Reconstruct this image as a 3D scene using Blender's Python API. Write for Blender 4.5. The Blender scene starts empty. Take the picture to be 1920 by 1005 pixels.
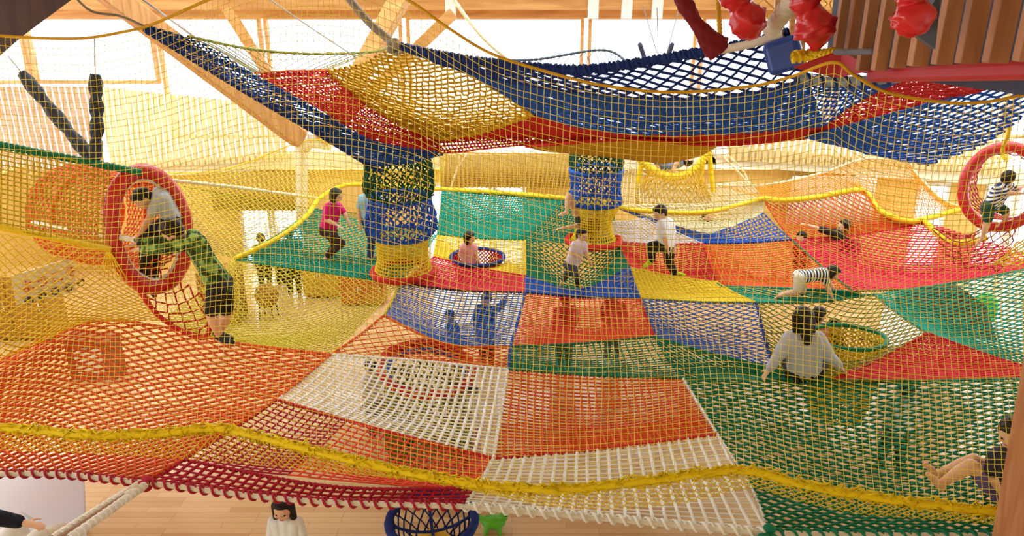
import bpy, bmesh, math, random
import numpy as np
from mathutils import Vector, Matrix
random.seed(7); rng = np.random.default_rng(7)
SC = bpy.context.scene
COL = SC.collection
# ------------------------------------------------------------ camera, world, light
F = 1400.0; PITCH = math.radians(20); CZ = 5.2
cam_d = bpy.data.cameras.new('camera'); cam = bpy.data.objects.new('camera', cam_d); COL.objects.link(cam)
cam.location = (0, 0, CZ); cam.rotation_euler = (math.pi/2 - PITCH, 0, 0)
cam_d.sensor_width = 36; cam_d.lens = 36*F/1920; cam_d.clip_end = 200
SC.camera = cam
w = bpy.data.worlds.new('world'); SC.world = w; w.use_nodes = True
nt = w.node_tree; bg = nt.nodes['Background']
bg.inputs[0].default_value = (0.86, 0.94, 1.0, 1); bg.inputs[1].default_value = 3.2
SC.view_settings.view_transform = 'Standard'; SC.view_settings.look = 'None'
SC.view_settings.exposure = 0.32; SC.view_settings.gamma = 1
sun_d = bpy.data.lights.new('sun', 'SUN'); sun_d.energy = 0.6; sun_d.angle = math.radians(25); sun_d.color = (1, .97, .9)
sun = bpy.data.objects.new('sun', sun_d); COL.objects.link(sun); sun.rotation_euler = (math.radians(-38), math.radians(8), 0)
SC.cycles.max_bounces = 6; SC.cycles.transparent_max_bounces = 16
# ------------------------------------------------------------ pixel -> place
def ray(px, py):
    a = (px-960)/F; b = (502.5-py)/F
    return np.array([a, math.cos(PITCH)+b*math.sin(PITCH), -math.sin(PITCH)+b*math.cos(PITCH)])
def at(px, py, Y):
    d = ray(px, py); return np.array([0, 0, CZ]) + d*(Y/d[1])
def atz(px, py, z):
    d = ray(px, py); return np.array([0, 0, CZ]) + d*((z-CZ)/d[2])
# ------------------------------------------------------------ materials
def srgb(c):
    return tuple(((x/255)/12.92 if x/255 <= .04045 else ((x/255+.055)/1.055)**2.4) for x in c)
MATS = {}
def mat(name, c, rough=.75, var=.18, scale=9, spec=.3, metal=0):
    if name in MATS: return MATS[name]
    m = bpy.data.materials.new(name); m.use_nodes = True; n = m.node_tree; b = n.nodes['Principled BSDF']
    b.inputs['Roughness'].default_value = rough; b.inputs['Specular IOR Level'].default_value = spec; b.inputs['Metallic'].default_value = metal
    l = srgb(c)
    tc = n.nodes.new('ShaderNodeTexCoord'); no = n.nodes.new('ShaderNodeTexNoise'); no.inputs['Scale'].default_value = scale; no.inputs['Detail'].default_value = 3
    mx = n.nodes.new('ShaderNodeMix'); mx.data_type = 'RGBA'
    mx.inputs[6].default_value = tuple(x*(1-var) for x in l)+(1,); mx.inputs[7].default_value = tuple(min(1, x*(1+var)) for x in l)+(1,)
    n.links.new(tc.outputs['Object'], no.inputs['Vector']); n.links.new(no.outputs['Fac'], mx.inputs[0]); n.links.new(mx.outputs[2], b.inputs['Base Color'])
    MATS[name] = m; return m
def rampmat(name, kind, cols, scale, rough=.7, spec=.3, vec=(0, 0, 0), stretch=(1, 1, 1), dist=0.0, interp='CONSTANT', detail=2, coord='Object'):
    m = bpy.data.materials.new(name); m.use_nodes = True; n = m.node_tree; b = n.nodes['Principled BSDF']
    b.inputs['Roughness'].default_value = rough; b.inputs['Specular IOR Level'].default_value = spec
    tc = n.nodes.new('ShaderNodeTexCoord'); mp = n.nodes.new('ShaderNodeMapping'); mp.inputs['Rotation'].default_value = vec; mp.inputs['Scale'].default_value = stretch
    n.links.new(tc.outputs[coord], mp.inputs[0])
    if kind == 'wave':
        t = n.nodes.new('ShaderNodeTexWave'); t.bands_direction = 'Z'; t.inputs['Scale'].default_value = scale; t.inputs['Distortion'].default_value = dist; out = t.outputs['Fac']
    else:
        t = n.nodes.new('ShaderNodeTexNoise'); t.inputs['Scale'].default_value = scale; t.inputs['Detail'].default_value = detail; t.inputs['Distortion'].default_value = dist; out = t.outputs['Fac']
    r = n.nodes.new('ShaderNodeValToRGB'); r.color_ramp.interpolation = interp
    while len(r.color_ramp.elements) < len(cols): r.color_ramp.elements.new(.5)
    for e, (p, c) in zip(r.color_ramp.elements, cols): e.position = p; e.color = srgb(c)+(1,)
    n.links.new(mp.outputs[0], t.inputs['Vector']); n.links.new(out, r.inputs[0]); n.links.new(r.outputs[0], b.inputs['Base Color'])
    MATS[name] = m; return m
def woodmat(name, c1, c2, stretch, scale=3, rough=.55):
    return rampmat(name, 'noise', [(.3, c1), (.5, tuple((a+b)/2 for a, b in zip(c1, c2))), (.72, c2)], scale, rough=rough, stretch=stretch, dist=.6, interp='LINEAR', detail=5)
def floormat():
    m = bpy.data.materials.new('maple_planks'); m.use_nodes = True; n = m.node_tree; b = n.nodes['Principled BSDF']
    b.inputs['Roughness'].default_value = .14; b.inputs['Specular IOR Level'].default_value = .65
    tc = n.nodes.new('ShaderNodeTexCoord'); br = n.nodes.new('ShaderNodeTexBrick'); br.offset = .37; br.offset_frequency = 3
    br.inputs['Color1'].default_value = srgb((240, 208, 158))+(1,); br.inputs['Color2'].default_value = srgb((212, 168, 116))+(1,)
    br.inputs['Mortar'].default_value = srgb((190, 140, 90))+(1,); br.inputs['Scale'].default_value = 1; br.inputs['Mortar Size'].default_value = .002
    br.inputs['Brick Width'].default_value = .9; br.inputs['Row Height'].default_value = .085; br.inputs['Bias'].default_value = -.2
    no = n.nodes.new('ShaderNodeTexNoise'); no.inputs['Scale'].default_value = 4; mp = n.nodes.new('ShaderNodeMapping'); mp.inputs['Scale'].default_value = (1, 14, 1)
    mx = n.nodes.new('ShaderNodeMix'); mx.data_type = 'RGBA'; mx.blend_type = 'MULTIPLY'; mx.inputs[0].default_value = .5
    r = n.nodes.new('ShaderNodeValToRGB'); r.color_ramp.elements[0].color = (.72, .62, .5, 1); r.color_ramp.elements[1].color = (1, 1, 1, 1)
    n.links.new(tc.outputs['Object'], br.inputs['Vector']); n.links.new(tc.outputs['Object'], mp.inputs[0]); n.links.new(mp.outputs[0], no.inputs['Vector'])
    n.links.new(no.outputs['Fac'], r.inputs[0]); n.links.new(br.outputs[0], mx.inputs[6]); n.links.new(r.outputs[0], mx.inputs[7]); n.links.new(mx.outputs[2], b.inputs['Base Color'])
    return m
def glassmat():
    m = bpy.data.materials.new('window_glass'); m.use_nodes = True; n = m.node_tree; n.nodes.clear()
    o = n.nodes.new('ShaderNodeOutputMaterial'); mx = n.nodes.new('ShaderNodeMixShader'); t = n.nodes.new('ShaderNodeBsdfTransparent'); g = n.nodes.new('ShaderNodeBsdfGlossy')
    g.inputs['Roughness'].default_value = .03; t.inputs[0].default_value = (.97, .98, 1, 1); mx.inputs[0].default_value = .06
    n.links.new(t.outputs[0], mx.inputs[1]); n.links.new(g.outputs[0], mx.inputs[2]); n.links.new(mx.outputs[0], o.inputs[0]); return m
NC = dict(yellow=(242, 206, 40), gold=(216, 166, 34), guard=(255, 226, 84), lime=(226, 210, 62), orange=(222, 88, 24), coral=(236, 84, 52), red=(205, 34, 34), crimson=(176, 22, 52),
          pink=(228, 52, 72), green=(14, 122, 86), teal=(8, 146, 118), blue=(34, 92, 190), navy=(14, 44, 118), skyblue=(60, 105, 190), white=(250, 249, 244), cream=(232, 222, 178), amber=(238, 150, 34), olive=(120, 128, 40), black=(30, 32, 30), slate=(74, 84, 88), lilac=(190, 160, 170))
def nm(k): return mat('cord_'+k, NC[k], rough=.7, var=.16, scale=14)
# ------------------------------------------------------------ mesh helpers
def link(name, V, Fc, m, parent=None, loc=None, smooth=True):
    V = np.asarray(V, dtype=np.float32).reshape(-1, 3)
    if loc is None: loc = BASE.get(parent, (0, 0, 0)) if parent is not None else (0, 0, 0)
    V = V - np.asarray(loc, dtype=np.float32)
    me = bpy.data.meshes.new(name)
    if isinstance(Fc, np.ndarray):
        k = Fc.shape[1]; nf = len(Fc)
        me.vertices.add(len(V)); me.vertices.foreach_set('co', V.ravel())
        me.loops.add(nf*k); me.loops.foreach_set('vertex_index', Fc.astype(np.int32).ravel())
        me.polygons.add(nf); me.polygons.foreach_set('loop_start', np.arange(0, nf*k, k, dtype=np.int32)); me.polygons.foreach_set('loop_total', np.full(nf, k, dtype=np.int32))
        me.update(calc_edges=True)
    else:
        me.from_pydata([tuple(v) for v in V], [], Fc); me.update()
    if smooth: me.polygons.foreach_set('use_smooth', [True]*len(me.polygons))
    me.materials.append(m if not isinstance(m, str) else nm(m))
    o = bpy.data.objects.new(name, me); COL.objects.link(o)
    if parent is not None: o.parent = parent
    else: o.location = Vector([float(x) for x in loc])
    return o
BASE = {}
def thing(name, label, cat, base=(0, 0, 0), group=None):
    o = bpy.data.objects.new(name, None); COL.objects.link(o); o.empty_display_size = .1
    o.location = Vector([float(x) for x in base]); BASE[o] = tuple(float(x) for x in base)
    o['label'] = label; o['category'] = cat
    if group: o['group'] = group
    return o
def tag(o, label, cat, group=None):
    o['label'] = label; o['category'] = cat
    if group: o['group'] = group
    return o
def struct(o): o['kind'] = 'structure'; return o
class MB:
    def __init__(s): s.v = []; s.f = []; s.n = 0
    def add(s, V, Fc):
        V = np.asarray(V, float).reshape(-1, 3); s.v.append(V); s.f += [tuple(int(i)+s.n for i in f) for f in Fc]; s.n += len(V); return s
    def box(s, p, q, ax=None):
        x0, y0, z0 = p; x1, y1, z1 = q
        V = [(x0, y0, z0), (x1, y0, z0), (x1, y1, z0), (x0, y1, z0), (x0, y0, z1), (x1, y0, z1), (x1, y1, z1), (x0, y1, z1)]
        return s.add(V, [(0, 3, 2, 1), (4, 5, 6, 7), (0, 1, 5, 4), (1, 2, 6, 5), (2, 3, 7, 6), (3, 0, 4, 7)])
    def bar(s, p, q, w, h, up=(0, 0, 1)):
        p = np.array(p, float); q = np.array(q, float); t = q-p; t /= np.linalg.norm(t)
        a = np.cross(t, up); a /= np.linalg.norm(a); b = np.cross(a, t); V = []
        for c in (p, q):
            for i, j in ((-1, -1), (1, -1), (1, 1), (-1, 1)): V.append(c+a*i*w/2+b*j*h/2)
        return s.add(V, [(0, 3, 2, 1), (4, 5, 6, 7), (0, 1, 5, 4), (1, 2, 6, 5), (2, 3, 7, 6), (3, 0, 4, 7)])
    def quadp(s, P, n, th):
        n = np.array(n, float); n /= np.linalg.norm(n); P = [np.array(p, float) for p in P]; V = P+[p+n*th for p in P]
        return s.add(V, [(0, 1, 2, 3), (7, 6, 5, 4), (0, 4, 5, 1), (1, 5, 6, 2), (2, 6, 7, 3), (3, 7, 4, 0)])
    def ell(s, c, r, seg=16, rings=10, R=None):
        c = np.array(c, float); r = np.array([r]*3 if np.isscalar(r) else r, float); V = []
        for i in range(rings+1):
            th = math.pi*i/rings
            for j in range(seg):
                ph = 2*math.pi*j/seg; V.append([math.sin(th)*math.cos(ph), math.sin(th)*math.sin(ph), math.cos(th)])
        V = np.array(V)*r
        if R is not None: V = V@np.array(R).T
        V = V+c
        Fc = [(i*seg+j, (i+1)*seg+j, (i+1)*seg+(j+1) % seg, i*seg+(j+1) % seg) for i in range(rings) for j in range(seg)]
        return s.add(V, Fc)
    def cap(s, p, q, r0, r1, seg=12):
        p = np.array(p, float); q = np.array(q, float); d = q-p; L = np.linalg.norm(d)
        if L < 1e-5: return s.ell(p, r0)
        t = d/L; a = np.cross(t, (0, 0, 1) if abs(t[2]) < .9 else (1, 0, 0)); a /= np.linalg.norm(a); b = np.cross(t, a); V = []
        st = [(-r0*math.cos(k), r0*math.sin(k), 0) for k in (0.02, .5, 1.0)]+[(0, r0, 0), (L, r1, 0)]+[(L+r1*math.sin(k), r1*math.cos(k), 0) for k in (.5, 1.0, 1.55)]
        for x, r, _ in st:
            for j in range(seg):
                ph = 2*math.pi*j/seg; V.append(p+t*x+(a*math.cos(ph)+b*math.sin(ph))*r)
        n = len(st); Fc = [(i*seg+j, i*seg+(j+1) % seg, (i+1)*seg+(j+1) % seg, (i+1)*seg+j) for i in range(n-1) for j in range(seg)]
        Fc += [tuple(range(seg))[::-1], tuple((n-1)*seg+j for j in range(seg))]
        return s.add(V, Fc)
    def raw(s): return np.concatenate(s.v), s.f
    def link(s, name, m, parent=None, loc=None, smooth=False):
        V, Fc = s.raw(); return link(name, V, Fc, m, parent, loc, smooth)
def bevel(o, w=.01, seg=2):
    md = o.modifiers.new('bevel', 'BEVEL'); md.width = w; md.segments = seg; md.limit_method = 'ANGLE'; return o
def spline(pts, n):
    P = np.array(pts, float)
    if len(P) == 2: return P[0]+(P[1]-P[0])*np.linspace(0, 1, n)[:, None]
    E = np.vstack([2*P[0]-P[1], P, 2*P[-1]-P[-2]]); L = np.r_[0, np.cumsum(np.linalg.norm(np.diff(P, axis=0), axis=1))]; L /= L[-1]
    t = np.linspace(0, 1, n); out = []
    for x in t:
        i = min(np.searchsorted(L, x, side='right')-1, len(P)-2); u = (x-L[i])/(L[i+1]-L[i]+1e-12)
        a, b, c, d = E[i:i+4]; out.append(.5*((2*b)+(c-a)*u+(2*a-5*b+4*c-d)*u*u+(-a+3*b-3*c+d)*u**3))
    return np.array(out)
def strands(P, r, ref=(0, .3, 1), sides=4, closed=False):
    """P (L,n,3) -> tube verts, quads; r scalar or (L,n)"""
    P = np.asarray(P, float); Ln, n, _ = P.shape
    T = np.empty_like(P)
    if closed: T = np.roll(P, -1, 1)-np.roll(P, 1, 1)
    else: T[:, 1:-1] = P[:, 2:]-P[:, :-2]; T[:, 0] = P[:, 1]-P[:, 0]; T[:, -1] = P[:, -1]-P[:, -2]
    T /= np.linalg.norm(T, axis=2, keepdims=True)+1e-9
    A = np.cross(T, np.array(ref, float)); A /= np.linalg.norm(A, axis=2, keepdims=True)+1e-9; B = np.cross(T, A)
    r = np.broadcast_to(np.asarray(r, float), (Ln, n))[..., None]
    V = np.stack([P+r*(A*math.cos(k)+B*math.sin(k)) for k in np.arange(sides)*2*math.pi/sides], axis=2)
    idx = np.arange(Ln*n*sides).reshape(Ln, n, sides)
    a = idx if closed else idx[:, :-1]; b = np.roll(idx, -1, 1) if closed else idx[:, 1:]
    Q = np.stack([a, np.roll(a, -1, 2), np.roll(b, -1, 2), b], axis=-1)
    return V.reshape(-1, 3), Q
def join(parts):
    V = []; Q = []; n = 0
    for v, q in parts: V.append(v); Q.append(q.reshape(-1, 4)+n); n += len(v)
    return np.concatenate(V), np.concatenate(Q)
def tube(name, pts, r, m, parent=None, n=40, sides=8, bump=0, freq=0, ref=(0, .3, 1), closed=False, straight=False):
    P = np.array(pts, float) if straight else spline(pts, n)
    rr = r*(1+bump*np.abs(np.sin(np.arange(len(P))*math.pi/max(freq, 1)))) if bump else r
    V, Q = strands(P[None], rr if np.isscalar(rr) else rr[None], ref, sides, closed); V, Q = V, Q.reshape(-1, 4)
    return link(name, V, Q, m, parent, loc=None if parent is not None else P[len(P)//2])
def helix(pts, R, pitch, r, n=None, phase=0, sides=5):
    P0 = spline(pts, 60); L = np.linalg.norm(np.diff(P0, axis=0), axis=1).sum(); n = n or int(L/pitch*9); P = spline(pts, n)
    T = np.gradient(P, axis=0); T /= np.linalg.norm(T, axis=1, keepdims=True); A = np.cross(T, (0, .3, 1)); A /= np.linalg.norm(A, axis=1, keepdims=True); B = np.cross(T, A)
    k = np.linspace(0, L/pitch*2*math.pi, n)[:, None]+phase
    H = P+R*(A*np.cos(k)+B*np.sin(k)); V, Q = strands(H[None], r, (0, .3, 1), sides); return V, Q
# ------------------------------------------------------------ net surfaces
def coons(b, r_, t, l):
    """edges as point lists: b c00->c10, r c10->c11, t c01->c11, l c00->c01 ; returns S(u,v) arrays"""
    N = 200; Bc, Rc, Tc, Lc = [spline(e, N) for e in (b, r_, t, l)]
    def ev(C, x):
        x = np.clip(x, 0, 1)*(N-1); i = np.minimum(x.astype(int), N-2); f = (x-i)[..., None]; return C[i]*(1-f)+C[i+1]*f
    def S(u, v, sag=0):
        U = u[..., None]; Vv = v[..., None]
        P = (1-Vv)*ev(Bc, u)+Vv*ev(Tc, u)+(1-U)*ev(Lc, v)+U*ev(Rc, v)-((1-U)*(1-Vv)*Bc[0]+U*(1-Vv)*Bc[-1]+(1-U)*Vv*Tc[0]+U*Vv*Tc[-1])
        P[..., 2] -= sag*np.sin(np.pi*np.clip(u, 0, 1))*np.sin(np.pi*np.clip(v, 0, 1)); return P
    wl = (np.linalg.norm(np.diff(Bc, axis=0), axis=1).sum()+np.linalg.norm(np.diff(Tc, axis=0), axis=1).sum())/2
    hl = (np.linalg.norm(np.diff(Lc, axis=0), axis=1).sum()+np.linalg.norm(np.diff(Rc, axis=0), axis=1).sum())/2
    return S, wl, hl
def netgeo(S, wl, hl, cu=.06, cv=.05, r=.006, r2=None, style='hex', sag=.04, holes=(), ref=(0, .3, 1), jit=0.0, amp=.42):
    nu = max(2, int(round(wl/cu))); nv = max(2, int(round(hl/cv))); parts = []
    r2 = r if r2 is None else r2
    if style == 'hex':      # strands run along v, zigzag in u
        i = np.arange(nu+1)[:, None]; j = np.arange(nv+1)[None, :]
        u = (i+amp*np.where((i+j) % 2 == 0, 1, -1)*np.ones_like(j))/nu; v = j/nv+0*u
        parts.append((S(np.clip(u, 0, 1), v, sag), r))
    elif style == 'hexu':   # strands along u
        i = np.arange(nv+1)[:, None]; j = np.arange(nu+1)[None, :]
        v = (i+amp*np.where((i+j) % 2 == 0, 1, -1)*np.ones_like(j))/nv; u = j/nu+0*v
        parts.append((S(u, np.clip(v, 0, 1), sag), r))
    else:
        i = np.arange(nu+1)[:, None]/nu; j = np.linspace(0, 1, max(8, nv//(1 if nv < 60 else 2)+1))[None, :]
        parts.append((S(i+0*j, j+0*i, sag), r))
        i = np.arange(nv+1)[:, None]/nv; j = np.linspace(0, 1, max(8, nu//(1 if nu < 60 else 2)+1))[None, :]
        parts.append((S(j+0*i, i+0*j, sag), r2))
    out = []
    for P, rr in parts:
        if jit: P = P+rng.normal(0, jit, P.shape)
        V, Q = strands(P, rr, ref)
        if holes:
            c = (P[:, :-1]+P[:, 1:])/2; keep = np.ones(c.shape[:2], bool)
            for (hc, ha, hb) in holes:
                keep &= (((c[..., 0]-hc[0])/ha)**2+((c[..., 1]-hc[1])/hb)**2) > 1
            Q = Q[keep]
        out.append((V, Q))
    return join(out)
def net(name, b, r_, t, l, colour, parent=None, extra=None, **k):
    S, wl, hl = coons(b, r_, t, l); V, Q = netgeo(S, wl, hl, **k)
    o = link(name, V, Q, colour, parent, loc=None if parent is not None else S(np.array([.5]), np.array([.5]))[0], smooth=False)
    if extra: o['label'] = extra
    return o
def ringpts(c, r, nrm, n=48, up=(0, 0, 1), r2=None):
    nrm = np.array(nrm, float); nrm /= np.linalg.norm(nrm); a = np.cross(nrm, up)
    if np.linalg.norm(a) < 1e-3: a = np.array([1., 0, 0])
    a /= np.linalg.norm(a); b = np.cross(nrm, a); k = np.arange(n)*2*math.pi/n
    return np.array(c)+r*np.cos(k)[:, None]*a+(r2 or r)*np.sin(k)[:, None]*b
def ring(name, c, r, nrm, rm, m, parent, r2=None, bump=0, freq=3, label=None):
    P = ringpts(c, r, nrm, 72, r2=r2); rr = rm*(1+bump*np.abs(np.sin(np.arange(72)*math.pi/freq)))
    V, Q = strands(P[None], rr[None], np.array(nrm, float)+.013, 10, True)
    o = link(name, V, Q.reshape(-1, 4), m, parent, loc=None if parent is not None else c)
    if label: o['label'] = label
    return o
def tubenet(name, axis, rads, colour, parent, cu=.05, cv=.05, r=.006, style='hex', jit=0, nrm=None, squash=1, label=None):
    """net sleeve around an axis (list of 3d points) with radii"""
    A = spline(axis, 40); Ri = np.interp(np.linspace(0, 1, 40), np.linspace(0, 1, len(rads)), rads)
    T = np.gradient(A, axis=0); T /= np.linalg.norm(T, axis=1, keepdims=True)
    if nrm is not None: T = np.broadcast_to(np.array(nrm, float)/np.linalg.norm(nrm), T.shape)
    X = np.cross(T, (0.02, .05, 1) if abs(T[0][2]) < .8 else (0, 1, 0)); X /= np.linalg.norm(X, axis=1, keepdims=True); Yv = np.cross(T, X)
    L = np.linalg.norm(np.diff(A, axis=0), axis=1).sum(); nu = max(10, int(2*math.pi*max(rads)/cu)); nv = max(4, int(L/cv)); nu += nu % 2
    def S(u, v):
        x = np.clip(v, 0, 1)*39; i = np.minimum(x.astype(int), 38); f = (x-i)[..., None]
        g = lambda C: C[i]*(1-f)+C[i+1]*f
        rr = g(Ri[:, None]); k = u[..., None]*2*math.pi
        return g(A)+rr*(g(X)*np.cos(k)+g(Yv)*np.sin(k)*squash)
    if style == 'hex':
        i = np.arange(nu)[:, None]; j = np.arange(nv+1)[None, :]; u = (i+.42*np.where((i+j) % 2 == 0, 1, -1))/nu
        P = S(u, j/nv+0*u); P = P+rng.normal(0, jit, P.shape) if jit else P; g = [strands(P, r, (.31, .2, .9) if abs(T[0][2]) < .8 else (.3, 1, .1))]
    else:
        i = np.arange(nu)[:, None]/nu; j = np.arange(nv+1)[None, :]/nv
        P1 = S(i+0*j, j+0*i); P2 = S(np.arange(nu+1)[None, :]/nu+0*j.T, j.T+0*np.arange(nu+1)[None, :])
        if jit: N1 = rng.normal(0, jit, P1.shape); P1 = P1+N1; P2 = P2+np.concatenate([N1, N1[:1]], 0).transpose(1, 0, 2)
        g = [strands(P1, r, (.3, 1, .1)), strands(P2, r, (.1, .2, 1))]
    V, Q = join(g); o = link(name, V, Q, colour, parent, loc=None if parent is not None else A[20], smooth=False)
    if label: o['label'] = label
    return o
# ============================================================ THE HALL
pine = woodmat('pine', (226, 182, 120), (196, 142, 84), (1, 1, 8), 2)
pineh = woodmat('pine_beam', (222, 172, 104), (188, 130, 70), (.6, 6, 6), 2)
gold_wood = woodmat('golden_boards', (244, 208, 130), (226, 182, 96), (8, 1, 1), 3)
darkwood = woodmat('dark_brown_boards', (84, 58, 52), (60, 40, 40), (6, 1, 1), 2)
ceil_m = woodmat('ceiling_boards', (232, 214, 184), (214, 190, 154), (1, 8, 1), 2)
cream_p = mat('cream_paint', (240, 234, 205), rough=.8, var=.04)
steelw = mat('white_steel', (238, 238, 232), rough=.5, var=.03)
glass = glassmat()
WY = 14.2       # far wall
fl = MB().box((-16, -1.5, -.15), (16, 14.35, 0)).link('floor', floormat()); struct(fl)
def wallx(px0, px1, py0, py1, Y, th=.15, n='wall_back', m=None):
    """upright slab at distance Y filling the picture rows py0 (top)..py1 (bottom)"""
    a = at(px0, py0, Y); b = at(px1, py1, Y); x0 = at(px0, (py0+py1)/2, Y)[0]; x1 = at(px1, (py0+py1)/2, Y)[0]
    return struct(MB().box((x0, Y, b[2]), (x1, Y+th, a[2])).link(n, m or gold_wood))
zb = lambda py: at(960, py, WY)[2]
# lower far wall: boards, with glazed doors between x 440 and 565
def wslab(px0, px1, z0, z1, m=gold_wood, n='wall_back', Y=WY, th=.15):
    x0 = at(px0, 380, Y)[0]; x1 = at(px1, 380, Y)[0]; return struct(MB().box((x0, Y, z0), (x1, Y+th, z1)).link(n, m))
DOORS = [(447, 505), (507, 564), (800, 860), (862, 922), (924, 985), (1716, 1776), (1842, 1902), (1904, 1966)]
last = -900
for a_, b_ in DOORS:
    if a_-last > 5: wslab(last, a_-1, 0, zb(318))
    last = b_+1
wslab(last, 2900, 0, zb(318))
for a_, b_ in ((447, 564), (800, 985), (1716, 1776), (1842, 1966)): wslab(a_, b_, 1.8, zb(318))
# pale horizontal beams (one thing each, carried by the wall)
def beam(name, p, q, wd, hh, m, label=None, cat=None, group=None):
    o = MB().bar(p, q, wd, hh).link(name, m); bevel(o, .01)
    if label: tag(o, label, cat, group)
    else: struct(o)
    return o
beam('trim_1', at(150, 322, WY-.1), at(575, 298, WY-.1), .25, .3, cream_p)
beam('trim_2', at(575, 298, WY-.1), at(1340, 300, WY-.1), .25, .3, cream_p)
beam('trim_3', at(1320, 288, WY-.1), at(2000, 338, WY-.1), .25, .36, cream_p)
# glazed doors
for k, (a, b) in enumerate(DOORS):
    x0 = at(a, 380, WY)[0]; x1 = at(b, 380, WY)[0]; zt = 1.8
    d = MB(); 
    for (p, q) in (((x0, WY-.02, 0), (x0+.06, WY+.05, zt)), ((x1-.06, WY-.02, 0), (x1, WY+.05, zt)), ((x0+.06, WY-.02, zt-.07), (x1-.06, WY+.05, zt)), ((x0+.06, WY-.02, 0), (x1-.06, WY+.05, .12))): d.box(p, q)
    o = struct(d.link('door_%d' % (k+1), steelw)); g = MB().box((x0+.06, WY+.01, .12), (x1-.06, WY+.02, zt-.07)).link('glass', glass, o, loc=(0, 0, 0))
    h = MB().cap((x1-.1 if k % 2 == 0 else x0+.1, WY-.06, .7), (x1-.1 if k % 2 == 0 else x0+.1, WY-.06, 1.0), .012, .012).link('door_handle', steelw, o, loc=(0, 0, 0))
# clerestory windows : frame + panes (open daylight beyond)
ztop, zsill = zb(30), zb(160)
def window(n, px0, px1, z0, z1, bars=1, Y=WY, m=pine):
    x0 = at(px0, 150, Y)[0]; x1 = at(px1, 150, Y)[0]; o = MB()
    o.box((x0, Y-.03, z0), (x0+.06, Y+.08, z1)).box((x1-.06, Y-.03, z0), (x1, Y+.08, z1)).box((x0+.06, Y-.03, z0), (x1-.06, Y+.08, z0+.06)).box((x0+.06, Y-.03, z1-.06), (x1-.06, Y+.08, z1))
    f = struct(o.link('window_%d' % n, m)); MB().box((x0+.06, Y+.02, z0+.06), (x1-.06, Y+.03, z1-.06)).link('window_pane', glass, f, loc=(0, 0, 0)); return f
for k, (a, b, zz) in enumerate(((-500, 60, 160), (66, 300, 160), (306, 500, 262), (506, 758, 262), (766, 1092, 262), (1100, 1300, 262), (1308, 1560, 262), (1568, 1900, 262), (1908, 2500, 262))):
    window(k+1, a, b, zb(zz)+.03, ztop)
# louvre screens (slats with daylight between)
def louvre(px0, px1, pya, pyb, pyc, pyd, Y, label, m=pine, step=.12, wd=.075):
    xa = at(px0, (pya+pyc)/2, Y)[0]; xb = at(px1, (pyb+pyd)/2, Y)[0]; n = int((xb-xa)/step); o = MB()
    za, zb_, zc, zd = at(px0, pya, Y)[2], at(px1, pyb, Y)[2], at(px0, pyc, Y)[2], at(px1, pyd, Y)[2]
    for i in range(n):
        t = i/n; x = xa+i*step; o.box((x, Y, zc+(zd-zc)*t), (x+wd, Y+.04, za+(zb_-za)*t))
    o.box((xa, Y+.04, zc), (xb, Y+.07, zc+.05))
    return tag(o.link('louvre_screen', m), label, 'screen')
louvre(-260, 190, 163, 163, 335, 318, WY-.3, 'tall slatted wooden screen under the left window, brown slats with bright gaps', woodmat('slat_brown', (214, 176, 138), (180, 136, 100), (1, 1, 8), 2))
louvre(196, 545, 163, 200, 318, 300, WY-.3, 'pale slatted screen behind the thick diagonal brace at left', woodmat('slat_pale', (250, 226, 170), (238, 206, 140), (1, 1, 8), 2), .12, .085)
louvre(1360, 1900, 262, 262, 300, 330, WY-.3, 'low slatted strip above the cream beam at right', woodmat('slat_pale2', (240, 216, 160), (228, 196, 130), (1, 1, 8), 2))
# timber frame
yb = WY-.5
beam('trim_4', at(-700, 6, yb), at(2600, 6, yb), .3, .22, pineh)
beam('trim_5', at(-700, 25, yb+.3), at(2600, 25, yb+.3), .2, .16, pineh)
for px in (503, 768, 1097, 1300, 1562):
    a = at(px, 35, yb+.3); b = at(px, 290, yb+.3); beam('column', (a[0], yb+.35, b[2]), (a[0], yb+.35, a[2]), .13, .13, pine, 'slim timber post in front of the clerestory windows, at %s' % {503: 'the left beside the short brace', 768: 'the middle behind the yellow hammock panel', 1097: 'the centre above the blue hammock rope', 1300: 'the red wrapped rope', 1562: 'the slatted parapet'}[px], 'post')
def brace(p, q, w_, label, m=pineh):
    o = MB().bar(p, q, w_, w_*1.15).link('diagonal_brace', m); bevel(o, .015); return tag(o, label, 'timber brace')
brace(at(180, -30, 10.5), at(562, 262, 12.7), .25, 'long thick timber brace running down from the top left corner of the hall', woodmat('brace_brown', (206, 152, 92), (168, 112, 62), (8, 8, 1), 2))
brace(at(425, 15, 13.2), at(572, 250, 13.4), .15, 'thin pale brace leaning behind the left tip of the hammock net')
brace(at(765, -30, 12.2), at(608, 262, 12.8), .24, 'steep timber brace rising right from the steel joint')
brace(at(850, 25, 13.2), at(625, 240, 13.2), .17, 'flatter timber brace behind the steep one, ending at the steel joint')
nd = thing('steel_joint', 'white steel joint where the timber braces meet', 'joint', at(572, 300, 12.9))
MB().ell(at(570, 268, 12.9), .17).link('joint_ball', steelw, nd, smooth=True)
MB().cap(at(566, 268, 12.9), at(566, 420, 13.4), .11, .11).link('post', steelw, nd, smooth=True)
for k, (px, py) in enumerate(((535, 250), (600, 250), (615, 272))): MB().cap(at(570, 268, 12.9), at(px, py, 12.8), .07, .09).link('arm', steelw, nd, smooth=True)
wj = thing('steel_joint', 'white steel joint at the end of the cream beam, above the yellow swing net', 'joint', at(1345, 290, 12.9))
MB().ell(at(1350, 285, 12.9), .14).link('joint_ball', steelw, wj, smooth=True); MB().cap(at(1350, 285, 12.9), at(1325, 282, 12.9), .07, .09).link('arm', steelw, wj, smooth=True)
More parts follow.
